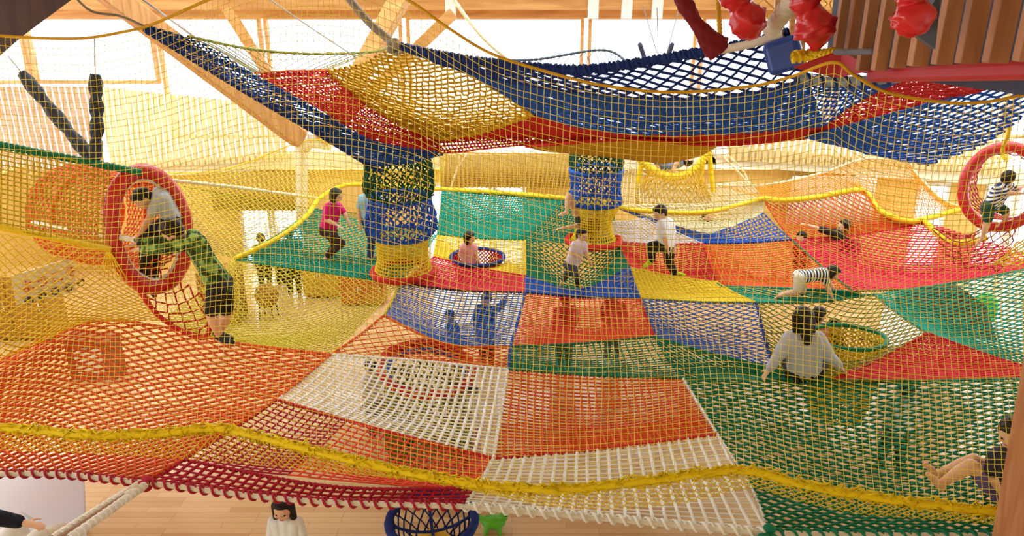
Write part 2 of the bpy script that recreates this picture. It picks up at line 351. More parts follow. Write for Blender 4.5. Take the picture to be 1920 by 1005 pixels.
for k, px in enumerate((845, 1112, 1175, 1232)):
    a = at(px, 18, yb-.17); o = MB().box((a[0]-.09, a[1]-.06, a[2]-.15), (a[0]+.09, a[1]+.02, a[2]+.25)).link('beam_bracket', steelw); bevel(o, .01)
    tag(o, 'white steel bracket on top beam, %s' % ('the one left of centre by the flat brace', 'first left of the three above the blue rope', 'middle of the three above the blue rope', 'last right of the three, near the red wrapped rope')[k], 'bracket')
# golden blinds, hanging board panels at the back
def corr(name, px0, px1, py0, py1, Y, m, label, cat, amp=.03, wl=.09):
    x0 = at(px0, (py0+py1)/2, Y)[0]; x1 = at(px1, (py0+py1)/2, Y)[0]; z0 = at(960, py1, Y)[2]; z1 = at(960, py0, Y)[2]
    n = int((x1-x0)/wl*6); x = np.linspace(x0, x1, n+1); y = Y+amp*np.sin((x-x0)/wl*2*math.pi)
    V = [(a, b+dy, z) for dy in (0, .012) for z in (z0, z1) for a, b in zip(x, y)]; N = n+1
    Fc = []
    for i in range(n): Fc += [(i, i+1, N+i+1, N+i), (2*N+i, 3*N+i, 3*N+i+1, 2*N+i+1), (N+i, N+i+1, 3*N+i+1, 3*N+i), (i, 2*N+i, 2*N+i+1, i+1)]
    o = link(name, V, Fc, m); return tag(o, label, cat)
corr('curtain', 395, 560, 322, 395, WY-.25, mat('tan_blind', (206, 172, 96), var=.06), 'ribbed tan curtain over the glazed doors at left back', 'curtain')
corr('curtain', 825, 1075, 290, 352, WY-.25, mat('tan_blind'  , (206, 172, 96)), 'ribbed tan curtain between the two hanging net chimneys', 'curtain')
corr('curtain', 1480, 1640, 330, 420, WY-.25, mat('white_cloth', (236, 232, 224), var=.04), 'pale curtain behind the orange net at right back', 'curtain', .04, .2)
# dark soffit, top left (close by)
P = [at(-120, -60, 6.5), at(150, -12, 6.5), at(42, 68, 6.5), at(0, 105, 6.5), at(-120, 170, 6.5)]
Vv = [tuple(p) for p in P]+[(p[0]-.3, p[1]+.5, p[2]+.35) for p in P]; n5 = 5
o = link('roof_soffit', Vv, [(0, 1, 2, 3, 4), (9, 8, 7, 6, 5)]+[(i, 5+i, 5+(i+1) % 5, (i+1) % 5) for i in range(5)], darkwood, smooth=False); struct(o)
# ceiling and side walls
struct(MB().box((-11, -1.6, 5.75), (12, 8.6, 5.9)).link('ceiling', ceil_m)); struct(MB().box((-11, 12.2, 5.75), (12, WY+.4, 5.9)).link('ceiling', ceil_m))  # gap between the slabs added to let sky light onto the far wall
struct(MB().box((-11, -1.75, 0), (12, -1.6, 5.75)).link('wall_front_light_block', cream_p)); struct(MB().box((10.6, -1.6, 2.2), (10.75, 8.6, 5.75)).link('wall_right', cream_p))  # unseen walls, added to cut daylight from behind the camera and the right
struct(MB().box((-9.3, 4, 0), (-9.15, WY, 2.2)).link('wall_left', gold_wood)); struct(MB().box((10.6, 5, 0), (10.75, WY, 2.2)).link('wall_right', cream_p))
# near wooden post at right
pw = woodmat('cedar_post', (206, 150, 104), (170, 108, 70), (7, 7, .8), 1.6)
a = at(1858, 1005, 4.4); pA = at(1917, 670, 4.4); dd = (pA-a)/(pA[2]-a[2]); o5 = np.array([.17, -.15, 0])
pb = MB().bar(a+dd*(0-a[2])+o5, a+dd*(4.2-a[2])+o5, .34, .3, up=(0, 1, 0))
o = pb.link('timber_post', pw); bevel(o, .015); tag(o, 'squared timber post with dark knots at the right edge of the nets', 'post')
# slatted parapet, top right
sl = woodmat('cedar_slat', (188, 132, 92), (150, 98, 66), (7, 7, 1), 1.4); 
par = thing('slatted_parapet', 'gallery parapet of upright brown timber slats at the top right', 'parapet', (2.6, 4.6, 4.7))
spx = [1560, 1583, 1610, 1640, 1675, 1710, 1755, 1801, 1853, 1910, 1970]; spb = [133, 133, 133, 133, 128, 125, 122, 120, 119, 116]; sY = [5.6, 5.05, 4.6, 4.2, 3.85, 3.55, 3.3, 3.05, 2.85, 2.7]
for k in range(10):
    Y = sY[k]; c = at(spx[k], spb[k], Y); sc = F/(Y*math.cos(PITCH)+(CZ-c[2])*math.sin(PITCH)); gap = (spx[k+1]-spx[k])/sc; wf = gap*.68; dp = gap*.26/max(.2, c[0]/Y)
    o = MB().bar((c[0]+wf/2+.0, Y-dp/2+dp, c[2]), (c[0]+wf/2, Y-dp/2+dp, c[2]+.85), wf, dp, up=(0, 1, 0)).link('slat', sl, par); bevel(o, .004)
o = MB().bar(at(1640, 142, 4.6), at(1990, 129, 2.75), .1, .075).link('red_kerb', mat('red_pad', (176, 22, 34), rough=.5, spec=.5, var=.05)); bevel(o, .02); tag(o, 'red padded beam running under the timber slats at the top right', 'beam')
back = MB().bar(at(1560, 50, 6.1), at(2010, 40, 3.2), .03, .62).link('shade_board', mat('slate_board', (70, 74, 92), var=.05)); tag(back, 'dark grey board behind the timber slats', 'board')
o = MB().quadp([at(1765, -15, 3.0), at(1754, 92, 3.0), at(1710, 60, 3.05), at(1745, 10, 3.05)], (0, 1, 0), .04).link('climbing_pad', mat('grey_pad', (76, 80, 92), rough=.5)); tag(o, 'dark grey wedge pad in front of the slats behind the red bag', 'pad')
# ============================================================ THE PATCHWORK NET
ND = dict(A=(-80, 890, 1.4), B=(270, 905, 1.4), C=(870, 950, 1.4), D=(1440, 1000, 1.4), E=(1990, 1003, 1.4), F=(-80, 712, 1.6), G=(300, 603, 1.6),
  H=(622, 665, 1.5), I=(520, 750, 1.48), J=(925, 860, 1.45), K=(952, 693, 1.5), L=(750, 531, 1.6), M=(440, 488, 1.75), N=(720, 592, 1.55), O=(985, 549, 1.55),
  P=(1200, 560, 1.55), Q=(1228, 632, 1.5), R=(957, 651, 1.5), S=(1280, 710, 1.5), T=(1345, 815, 1.48), U=(812, 482, 1.62), V=(985, 518, 1.6), W=(985, 450, 1.65),
  X=(1158, 455, 1.65), Y=(1180, 502, 1.6), Z=(1318, 457, 1.68), a=(1345, 530, 1.55), b=(1418, 568, 1.5), c=(1485, 450, 1.75), d=(1640, 552, 1.5), e=(1560, 713, 1.5),
  f=(1740, 625, 1.55), g=(1990, 708, 1.5), h=(1600, 547, 1.55), i=(1990, 492, 1.75), j=(830, 355, 2.25), k=(1060, 372, 2.25), l=(1150, 386, 2.15), m=(1430, 372, 2.2),
  n=(1620, 357, 2.4), o=(1740, 417, 2.0), p=(590, 390, 2.1), q=(820, 440, 1.7), r=(345, 862, 1.43), s=(893, 917, 1.43), t=(540, 890, 1.43), u=(650, 789, 1.46),
  v=(1450, 690, 1.5), w=(1215, 408, 2.0), x=(1145, 416, 1.95), y=(1330, 440, 1.8), z=(1432, 400, 2.0))
NP = {k: atz(*v) for k, v in ND.items()}
ED = {('F', 'H'): [(160, 606, 1.62), (300, 612, 1.6), (440, 643, 1.55)], ('B', 'H'): [(432, 806, 1.44), (520, 748, 1.48)], ('G', 'H'): [(440, 643, 1.55)],
  ('C', 'J'): [(895, 915, 1.43)], ('M', 'L'): [(600, 511, 1.62), (690, 524, 1.6)], ('U', 'V'): [(900, 503, 1.55)], ('L', 'O'): [(860, 545, 1.57)],
  ('V', 'Y'): [(1085, 544, 1.5)], ('S', 'e'): [(1420, 712, 1.45)], ('v', 'f'): [(1555, 712, 1.5)], ('Q', 'v'): [(1330, 662, 1.48)], ('e', 'g'): [(1760, 714, 1.46)],
  ('D', 'S'): [(1408, 915, 1.4), (1345, 815, 1.48)], ('S', 'g'): [(1420, 713, 1.45), (1600, 717, 1.45), (1800, 712, 1.47)], ('h', 'i'): [(1750, 537, 1.5)],
  ('c', 'o'): [(1610, 440, 1.85)], ('H', 'K'): [(780, 676, 1.47)], ('a', 'h'): [(1360, 537, 1.53), (1480, 541, 1.5)], ('b', 'd'): [(1530, 567, 1.45)],
  ('C', 'D'): [(1150, 974, 1.37)], ('A', 'B'): [(100, 889, 1.37)], ('B', 'C'): [(560, 938, 1.37)], ('N', 'R'): [(835, 645, 1.5)], ('m', 'n'): [(1530, 369, 2.3)], ('n', 'o'): [(1660, 403, 2.1)],
  ('L', 'q'): [(790, 480, 1.62)], ('x', 'X'): [(1150, 435, 1.8)], ('D', 'E'): [(1700, 1004, 1.36)], ('r', 's'): [(620, 912, 1.4)], ('j', 'k'): [(950, 360, 2.2)]}
def edge_pts(a_, b_):
    if (a_, b_) in ED: m_ = [atz(*t_) for t_ in ED[(a_, b_)]]
    elif (b_, a_) in ED: m_ = [atz(*t_) for t_ in ED[(b_, a_)]][::-1]
    else: mm = (NP[a_]+NP[b_])/2; mm[2] -= .02; m_ = [mm]
    return [NP[a_]]+m_+[NP[b_]]
pn = thing('patchwork_play_net', 'huge sagging patchwork play net of red, white, orange, green and blue squares', 'play net', (0, 5, 0))
hole1 = atz(895, 482, 1.58); hole2 = atz(1590, 632, 1.5); hole3 = atz(795, 676, 1.5)
PANELS = [ # corners c00 c10 c11 c01, colour, style, cu, cv, r, r2, sag
 ('ABHF', 'orange', 'hexu', .075, .05, .0108, None, .1), ('GHLM', 'lime', 'hex', .055, .042, .006, None, .22), ('IJKH', 'white', 'sq', .085, .065, .0125, .006, .14),
 ('rtuI', 'crimson', 'sq', .085, .06, .0085, .0065, .05), ('tsJu', 'coral', 'sq', .085, .05, .0085, .0065, .05), ('BCsr', 'crimson', 'sq', .085, .06, .012, .0085, .03),
 ('HKRN', 'orange', 'hexu', .075, .07, .0055, None, .03), ('NROL', 'skyblue', 'sq', .075, .05, .006, .0055, .12), ('RQPO', 'coral', 'sq', .07, .045, .0065, .0055, .12),
 ('KSQR', 'green', 'sq', .075, .05, .0075, .0055, .05), ('LOVU', 'pink', 'sq', .06, .045, .009, .008, .05), ('OPYV', 'blue', 'sq', .07, .045, .01, .008, .05),
 ('VYXW', 'green', 'hexu', .055, .04, .008, None, .3), ('UVWq', 'yellow', 'sq', .07, .05, .007, .006, .08), ('qWkj', 'teal', 'sq', .04, .034, .0098, .0095, .06), ('WXlk', 'teal', 'sq', .045, .04, .009, .009, .04),
 ('MLqp', 'teal', 'hex', .045, .05, .0095, None, .12), ('YaZX', 'red', 'sq', .065, .05, .009, .0075, .2), ('ahcZ', 'orange', 'sq', .065, .055, .008, .007, .16),
 ('PbaY', 'yellow', 'sq', .065, .045, .009, .008, .06), ('QvbP', 'skyblue', 'hexu', .08, .055, .0065, None, .08), ('SevQ', 'green', 'hexu', .07, .05, .0085, None, .06),
 ('bdha', 'teal', 'hexu', .07, .045, .009, None, .04), ('vfdb', 'olive', 'hexu', .085, .065, .0065, None, .16), ('egff', 'red', 'hexu', .07, .045, .009, None, .05),
 ('fgid', 'teal', 'hexu', .085, .06, .0075, None, .15), ('hioc', 'pink', 'hexu', .07, .045, .0095, None, .16), ('conm', 'orange', 'hex', .055, .06, .0085, None, .05),
 ('XZwx', 'white', 'sq', .065, .05, .009, .0085, .04), ('wZyl', 'skyblue', 'sq', .06, .05, .009, .008, .02), ('Zczy', 'blue', 'sq', .065, .055, .0095, .0085, .05),
 ('yzml', 'cream', 'sq', .07, .07, .007, .0065, .1), ('JTSK', 'orange', 'sq', .08, .055, .0085, .0075, .12), ('CDTJ', 'white', 'sq', .1, .06, .0115, .0055, .03),
 ('DEgS', 'green', 'hexu', .085, .055, .0095, None, .12)]
nm_words = dict(teal='sea green', skyblue='light blue', coral='bright orange red', crimson='dark crimson', lime='lime yellow', green='dark green', olive='olive green', cream='cream')
ringholes = [(hole1, .39, .39), (hole2, .34, .42)]
for cs, colr, st, cu, cv, r1, r2, sg in PANELS:
    q4 = [cs[0], cs[1], cs[2], cs[3]]
    bE, rE, tE, lE = edge_pts(q4[0], q4[1]), edge_pts(q4[1], q4[2]) , (edge_pts(q4[3], q4[2]) if q4[3] != q4[2] else [NP['f'], NP['f']+.001, NP['f']+.002]), edge_pts(q4[0], q4[3])
    hs = ringholes if cs in ('UVWq', 'LOVU', 'vfdb') else ()
    net('net_panel', bE, rE, tE, lE, colr, pn, extra=nm_words.get(colr, colr)+' net panel', cu=cu, cv=cv*.86, r=r1*1.28, r2=(r2 or r1)*1.28, style={'sq': 'square'}.get(st, st), sag=sg, holes=hs, jit=.0016)
# seams between the panels (laced cord)
SE = [('B', 'H', 'orange'), ('F', 'H', 'orange'), ('H', 'K', 'white'), ('K', 'J', 'white'), ('I', 'J', 'red'), ('K', 'S', 'green'), ('K', 'R', 'blue'), ('R', 'O', 'blue'), ('O', 'P', 'navy'), ('L', 'O', 'black'), ('P', 'Q', 'red'), ('Q', 'S', 'green'),
      ('R', 'Q', 'green'), ('N', 'R', 'orange'), ('L', 'N', 'lime'), ('N', 'H', 'orange'), ('M', 'L', 'green'), ('Y', 'P', 'blue'), ('X', 'Y', 'green'), ('Y', 'a', 'yellow'), ('a', 'Z', 'red'), ('P', 'b', 'olive'), ('b', 'a', 'yellow'), ('a', 'h', 'teal'),
      ('b', 'd', 'green'), ('h', 'c', 'green'), ('h', 'i', 'olive'), ('b', 'v', 'navy'), ('Q', 'v', 'green'), ('S', 'e', 'green'), ('e', 'f', 'red'), ('e', 'g', 'olive'), ('f', 'g', 'crimson'), ('d', 'f', 'teal'), ('J', 'T', 'red'), ('D', 'S', 'white'),
      ('C', 'J', 'white'), ('Z', 'c', 'navy'), ('X', 'Z', 'red'), ('c', 'o', 'red'), ('c', 'm', 'orange'), ('q', 'W', 'green'), ('W', 'V', 'yellow'), ('V', 'Y', 'blue'), ('U', 'V', 'red'), ('r', 's', 'crimson'), ('Z', 'y', 'blue')]
for a_, b_, c_ in SE:
    pts = edge_pts(a_, b_); L = sum(np.linalg.norm(pts[i+1]-pts[i]) for i in range(len(pts)-1)); P_ = spline(pts, max(12, int(L/.03)))+np.array([0, 0, .004])
    V1, Q1 = strands(P_[None], (.009+.006*(np.arange(len(P_)) % 2))[None]); hv, hq = helix(pts, .016, .05, .005, sides=4)
    V2, Q2 = join([(V1, Q1), (hv, hq)]); link('seam_cord', V2, Q2, c_, pn)
# near edge: grey-white rope core laced with coloured cord
for a_, b_, c_, cc in (('A', 'B', 'crimson', 'white'), ('B', 'C', 'crimson', 'white'), ('C', 'D', 'white', 'white'), ('D', 'E', 'green', 'white')):
    pts = edge_pts(a_, b_); tube('edge_rope', pts, .022, mat('cotton_rope', (226, 218, 204), var=.12, scale=30), pn, n=90, bump=.15, freq=2)
    hv, hq = helix(pts, .034, .105, .011, sides=6); link('edge_lacing', hv, hq.reshape(-1, 4), c_, pn)
    hv, hq = helix([p_+np.array([0, .015, .01]) for p_ in pts], .02, .07, .009, sides=5, phase=2); link('edge_lacing', hv, hq.reshape(-1, 4), c_, pn)
for nd_, c_ in (('B', 'crimson'), ('D', 'green')):
    k = MB(); 
    for t_ in range(7): k.ell(NP[nd_]+rng.normal(0, .03, 3)*np.array([1, 1, .6]), (.05, .04, .035), 12, 8)
    k.link('corner_knot', nm(c_), pn, smooth=True)
# rings let into the net
ring('hole_ring', hole1, .39, (0, 0, 1), .03, nm('navy'), pn, label='dark blue ring round the hole')
tubenet('hole_sleeve', [hole1, hole1-np.array([0, 0, .35])], [.37, .3], 'red', pn, cu=.03, cv=.028, r=.0125)
P_ = ringpts(hole2, .42, (0, 0, 1), 72, r2=.34); V1, Q1 = strands(P_[None], .028, (0, 0, 1.01), 8, True); link('hole_ring', V1, Q1.reshape(-1, 4), 'green', pn)['label'] = 'dark green ring round the hole'
tubenet('hole_sleeve', [hole2, hole2-np.array([0, 0, .5]), hole2-np.array([0, 0, 1.0])], [.4, .38, .3], 'yellow', pn, cu=.036, cv=.03, r=.014)
# far raised rim of the play net: yellow padded rope and the fine yellow fence above it
def pxl(l): return [at(*p_) for p_ in l]
RIM = [NP['M']+(0, 0, .02), atz(520, 447, 1.95), atz(575, 405, 2.1), atz(600, 372, 2.25), atz(650, 347, 2.35), atz(735, 350, 2.3), NP['j'], atz(950, 362, 2.2), NP['k'], NP['l'], atz(1200, 395, 2.1), atz(1320, 398, 2.15), NP['m']]
tube('rim_rope', RIM, .03, nm('yellow'), pn, n=160, bump=.25, freq=3)
RIM2 = [NP['m'], atz(1470, 375, 2.25), atz(1530, 370, 2.3), atz(1600, 357, 2.4), atz(1625, 362, 2.35), atz(1650, 395, 2.15), atz(1700, 414, 2.05), atz(1745, 408, 2.05), atz(1790, 396, 2.1), atz(1830, 392, 2.15)]
tube('rim_rope', RIM2, .034, nm('yellow'), pn, n=120, bump=.35, freq=3)
RIM3 = [atz(1730, 410, 2.05), atz(1760, 440, 1.95), atz(1790, 455, 1.9), atz(1830, 452, 1.95), atz(1850, 446, 2.0)]
tube('rim_rope', RIM3, .036, nm('yellow'), pn, n=50, bump=.3, freq=3)
def fence(label, low, top, colr, cu=.05, cv=.05, r=.004, sag=0, group=None, style='square', name='safety_net', rope=None, ropec=None, cat='safety net', ms=12):
    low = [np.array(p_) for p_ in low]; top = [np.array(p_) for p_ in top]; l = [low[0], (low[0]+top[0])/2, top[0]]; r_ = [low[-1], (low[-1]+top[-1])/2, top[-1]]
    root = thing(name, label, cat, (low[0]+low[-1])/2, group)
    S, wl, hl = coons(low, r_, top, l); V, Q = netgeo(S, wl, hl, cu, cv, r, None, style, sag, ref=(.2, 1, .3), jit=.0015); link('mesh', V, Q, colr, root)
    if rope: tube('rope', top, rope, nm(ropec or colr), root, n=110, sides=6, bump=.9 if ropec else 0, freq=3)
    return root
fence('fine yellow safety net behind the children at the left back', RIM[:7], pxl([(300, 325, 12.2), (420, 318, 12.3), (552, 270, 12.6), (600, 262, 12.6), (690, 265, 12.4), (760, 275, 12.4), (835, 282, 12.4)]), 'yellow', .07, .07, .004, rope=.012)
fence('fine yellow safety net beyond the green panel, between the hanging chimneys', RIM[6:10], pxl([(835, 282, 12.4), (900, 287, 12.6), (1060, 290, 12.8), (1160, 300, 12.8)]), 'gold', .07, .07, .004, rope=.012)
fence('fine yellow safety net behind the boy in white at right of centre', RIM[9:], pxl([(1160, 300, 12.8), (1260, 350, 12.9), (1330, 346, 12.9), (1405, 340, 12.9)]), 'cream', .07, .07, .004, rope=.012)
fence('orange safety net with a knotted white top rope at right back', RIM2, pxl([(1345, 347, 12.8), (1430, 348, 12.6), (1540, 325, 12.4), (1622, 298, 12.2), (1700, 304, 12), (1712, 320, 12), (1760, 370, 11.8), (1800, 390, 11.6)]), 'amber', .06, .06, .007, rope=.018, ropec='cream')
fence('dark netting stretched across the back, left of the green panel', [atz(440, 482, 1.8), atz(350, 470, 1.8), atz(300, 468, 1.8)], pxl([(700, 402, 11.8), (590, 392, 12.0), (345, 350, 11.9)]), 'olive', .09, .08, .004, rope=.012)
# ============================================================ THE NEAR GUARD NET
gd = thing('guard_net', 'tall fine yellow guard net hanging in front of the whole play net', 'guard net', (0, 5.2, 1.6))
band = [(-60, 798, 1.78), (60, 806, 1.76), (170, 816, 1.74), (300, 813, 1.76), (400, 803, 1.8), (470, 815, 1.78), (560, 838, 1.76), (700, 872, 1.72), (870, 905, 1.68), (1000, 916, 1.66), (1100, 914, 1.66), (1220, 900, 1.7), (1390, 882, 1.75), (1500, 908, 1.7), (1620, 930, 1.66), (1760, 948, 1.64), (1990, 972, 1.62)]
BP = [atz(*b_) for b_ in band]
foot = [(-60, 842, 1.5), (150, 850, 1.48), (330, 860, 1.47), (470, 872, 1.46), (640, 888, 1.45), (800, 903, 1.44), (900, 922, 1.43), (1020, 948, 1.42), (1150, 955, 1.41), (1300, 940, 1.42), (1405, 916, 1.43), (1480, 935, 1.42), (1600, 962, 1.4), (1760, 975, 1.4), (1990, 992, 1.4)]
FP = [atz(*b_) for b_ in foot]
topg = [(-60, 62, 5.15), (45, 70, 5.15), (150, 72, 5.15), (230, 60, 5.15), (290, 44, 5.15), (390, 0, 5.15), (500, -40, 5.15), (640, -45, 5.1), (750, -8, 5.1), (840, 52, 5.05), (920, 100, 5.05), (1020, 133, 5.0), (1130, 160, 4.95), (1260, 173, 4.9), (1400, 163, 4.8), (1480, 145, 4.7), (1562, 117, 4.5), (1600, 140, 4.5), (1660, 172, 4.5), (1750, 190, 4.5), (1830, 193, 4.5), (1910, 180, 4.5), (1990, 160, 4.5)]
TP = pxl(topg)
sw = lambda P_, n=400: spline(P_, n)
B_, T_ = sw(BP), sw(TP)
def xpar(C, px):   # curve point whose picture column is px
    rel = C-np.array([0, 0, CZ]); dep = rel[:, 1]*math.cos(PITCH)-rel[:, 2]*math.sin(PITCH); col = 960+F*rel[:, 0]/dep
    return np.stack([np.interp(px, col, C[:, i]) for i in range(3)], -1)
cols = np.concatenate([np.arange(-55, 620, 10.6), np.arange(620, 1300, 12.4), np.arange(1300, 1985, 13.6)])
colt = cols+8*np.sin(cols/210)
Pb, Pt = xpar(B_, cols), xpar(T_, colt)
nv = 150; vv = np.linspace(0, 1, nv)[:, None, None]
G = Pb[None]*(1-vv)+Pt[None]*vv
bel = np.sin(np.pi*vv)
ph = cols[None, :, None]
G[..., 1] += (.18*bel+.05*np.sin(ph/170+vv*4)*bel)[..., 0]; G[..., 0] += (.03*np.sin(ph/95+vv*7)*bel+.012*np.sin(ph/31+vv*11)*bel)[..., 0]
G += rng.normal(0, .0012, G.shape)
V1, Q1 = strands(G.transpose(1, 0, 2), .0022, (.3, 1, .1), 4)
hr = 62; rows = np.interp(np.linspace(0, 1, hr+1), np.linspace(0, 1, nv), np.arange(nv)).astype(int)
rows_ = rows[1:-1]; H_ = G[rows_]; H_ = H_-np.array([0, .002, 0])
V2, Q2 = strands(H_, .002, (.1, .3, 1), 4)
V_, Q_ = join([(V1, Q1), (V2, Q2)]); link('mesh', V_, Q_, 'guard', gd, smooth=False)
tube('top_rope', TP, .010, nm('gold'), gd, n=260, sides=8)
# the bunched yellow bottom band, and the fringe tying it down to the play net
Bn = spline(BP, 420); wob = np.cumsum(rng.normal(0, .002, Bn.shape), 0); wob -= np.linspace(0, 1, 420)[:, None]*wob[-1]
fz = []
for k in range(9):
    off = rng.normal(0, .016, (420, 3)); fz.append((Bn+off+np.array([0, .012*math.cos(k*.7), .034*math.sin(k*.7)]))[None])
V1, Q1 = strands(np.concatenate(fz), .008, (0, .3, 1), 4); V2, Q2 = strands(Bn[None], .03, (0, .3, 1), 8)
Va, Qa = V1, Q1.reshape(-1, 4); Vb, Qb = V2, Q2.reshape(-1, 4)+len(V1); link('bottom_band', np.concatenate([Va, Vb]), np.concatenate([Qa, Qb]), mat('band_yellow', (250, 212, 16), rough=.7), gd)
S, wl, hl = coons(FP, [FP[-1], BP[-1]], BP, [FP[0], BP[0]]); V1, Q1 = netgeo(S, wl, hl, .032, .04, .0052, None, 'hex', 0, ref=(.2, 1, .3), jit=.002); link('fringe', V1, Q1, 'yellow', gd, smooth=False)
# ============================================================ UPPER HAMMOCK NET
hm = thing('hammock_net', 'big upper hammock net of blue, red and yellow panels slung over the play net', 'hammock net', at(1000, 290, 9))
def hp(*l): return [at(*p_) for p_ in l]
def hnet(b, r_, t, l, c, lab, **k): return net('net_panel', hp(*b), hp(*r_), hp(*t), hp(*l), c, hm, extra=lab, **k)
h1, h3, h3b, h4 = (478, 138, 8.6), (828, 288, 9.3), (822, 262, 9.5), (614, 131, 9.3)
hnet([h1, (600, 205, 8.9), (700, 262, 9.2), h3], [h3, (824, 275, 9.4), h3b], [h4, (650, 165, 9.4), (730, 222, 9.5), h3b], [h1, (545, 133, 8.9), h4], 'red', 'red net panel', cu=.04, cv=.04, r=.011, style='square', jit=.006)
hnet([(270, 55, 7.5), (480, 182, 8.3), (600, 252, 8.8), (700, 312, 9.2)], [(700, 312, 9.2), (770, 305, 9.2), (830, 290, 9.25)], [(274, 47, 7.5), (380, 82, 8), (478, 140, 8.5), (600, 207, 8.8), (700, 264, 9.1), (830, 290, 9.25)], [(270, 55, 7.5), (272, 50, 7.5), (274, 47, 7.5)], mat('cord_deepblue2', (24, 74, 150)), 'dark blue edge panel', cu=.045, cv=.035, r=.012, style='hex', sag=0, jit=.004)
hnet([h3b, (900, 248, 9.4), (960, 228, 9.2), (1002, 214, 9)], [(1002, 214, 9), (900, 150, 8.6), (815, 108, 8.3), (742, 86, 8.2)], [h4, (680, 118, 8.8), (742, 86, 8.2)], [h3b, (730, 222, 9.5), (650, 165, 9.4), h4], 'gold', 'mustard yellow panel', cu=.055, cv=.042, r=.0165, style='hex', sag=.12, jit=.006)
MIDL = [(742, 88, 8.2), (900, 142, 8.2), (1070, 172, 8.1), (1250, 186, 7.9), (1400, 176, 7.6), (1516, 150, 7.2)]
hnet([(1002, 214, 9), (1090, 240, 8.9), (1200, 252, 8.8), (1380, 250, 8.7), (1545, 236, 8.5)], [(1545, 236, 8.5), (1532, 195, 7.9), (1516, 150, 7.2)], MIDL, [(1002, 214, 9), (900, 150, 8.6), (815, 108, 8.3), (742, 88, 8.2)], mat('cord_deepblue', (30, 84, 168)), 'deep blue lower side panel', cu=.08, cv=.05, r=.0135, style='hexu', sag=0, jit=.005)
hnet(MIDL, [(1516, 150, 7.2), (1500, 105, 6.9), (1478, 62, 6.6)], [(742, 86, 8.2), (820, 102, 8), (900, 115, 7.8), (1070, 130, 7.5), (1180, 120, 7.3), (1300, 100, 7), (1400, 82, 6.8), (1478, 62, 6.6)], [(742, 88, 8.2), (742, 87, 8.2), (742, 86, 8.2)], 'navy', 'open meshed navy upper side panel', cu=.085, cv=.05, r=.0145, style='hexu', sag=0, jit=.004)
hnet([h3, (1000, 270, 9.2), (1180, 262, 9.1), (1350, 272, 9), (1530, 256, 8.7)], [(1530, 256, 8.7), (1540, 246, 8.6), (1545, 236, 8.5)], [(1002, 214, 9), (1090, 240, 8.9), (1200, 252, 8.8), (1380, 250, 8.7), (1545, 236, 8.5)], [h3, h3b, (900, 248, 9.4), (960, 228, 9.2), (1002, 214, 9)], 'red', 'red band', cu=.04, cv=.035, r=.013, style='square', sag=0, jit=.004)
hnet([(1528, 257, 8.7), (1640, 225, 8.2), (1780, 187, 7.6), (1925, 148, 6.6)], [(1925, 148, 6.6), (1810, 147, 6.7), (1694, 148, 6.9)], [(1540, 238, 8.6), (1610, 190, 7.8), (1694, 148, 6.9)], [(1528, 257, 8.7), (1535, 247, 8.6), (1540, 238, 8.6)], 'red', 'red band', cu=.05, cv=.04, r=.011, style='hexu', sag=0, jit=.003)
hnet([(985, 274, 9.6), (1070, 268, 9.4), (1180, 262, 9.2), (1350, 270, 9.2)], [(1350, 270, 9.2), (1310, 292, 9.8), (1245, 306, 10.4)], [(1060, 286, 10.4), (1160, 296, 10.5), (1245, 306, 10.4)], [(985, 274, 9.6), (1020, 282, 10), (1060, 286, 10.4)], 'gold', 'mustard yellow belly panel', cu=.045, cv=.035, r=.0135, style='square', sag=0)
hnet([(1508, 257, 8.7), (1580, 275, 8.7), (1645, 292, 8.7), (1740, 310, 8.6)], [(1740, 310, 8.6), (1850, 268, 7.9), (1930, 205, 7.2), (1985, 118, 6.6)], [(1520, 255, 8.6), (1640, 222, 8.1), (1780, 182, 7.5), (1985, 118, 6.6)], [(1508, 257, 8.7), (1512, 256, 8.7), (1520, 255, 8.6)], 'blue', 'blue sagging end panel', cu=.07, cv=.045, r=.0135, style='hexu', sag=.03, jit=.004)
hnet([(1545, 236, 8.5), (1610, 190, 7.8), (1694, 148, 6.9)], [(1694, 148, 6.9), (1640, 147, 6.9), (1590, 146, 6.9)], [(1500, 135, 6.9), (1545, 143, 6.9), (1590, 146, 6.9)], [(1545, 236, 8.5), (1525, 170, 7.6), (1500, 135, 6.9)], 'blue', 'blue corner panel', cu=.06, cv=.05, r=.013, style='hexu', sag=0, jit=.004)
hnet([(478, 138, 8.6), (545, 136, 9.3), (614, 131, 9.3)], [(614, 131, 9.3), (655, 115, 9.6), (692, 98, 9.8)], [(352, 68, 8.0), (470, 92, 9), (580, 101, 9.5), (692, 98, 9.8)], [(478, 138, 8.6), (410, 95, 8.3), (352, 68, 8.0)], mat('cord_sage', (150, 150, 110)), 'pale far side panel', cu=.07, cv=.06, r=.0065, style='hex', sag=.15)
hnet([(900, 120, 9.6), (1050, 145, 10), (1180, 150, 9.6)], [(1180, 150, 9.6), (1182, 135, 9.8), (1184, 122, 9.9)], [(890, 110, 9.6), (1000, 112, 10), (1130, 94, 10.2), (1184, 122, 9.9)], [(900, 120, 9.6), (895, 115, 9.6), (890, 110, 9.6)], 'slate', 'grey green far side panel', cu=.07, cv=.06, r=.005, style='hex', sag=0)
topr = hp((742, 86, 8.2), (820, 102, 8), (900, 115, 7.8), (1070, 130, 7.5), (1180, 120, 7.3), (1300, 100, 7), (1400, 82, 6.8), (1478, 62, 6.6))
tube('edge_rope', topr, .034, nm('navy'), hm, n=240, bump=.55, freq=3)
hv, hq = helix(topr, .045, .09, .012, sides=5); link('edge_lacing', hv, hq.reshape(-1, 4), 'navy', hm)
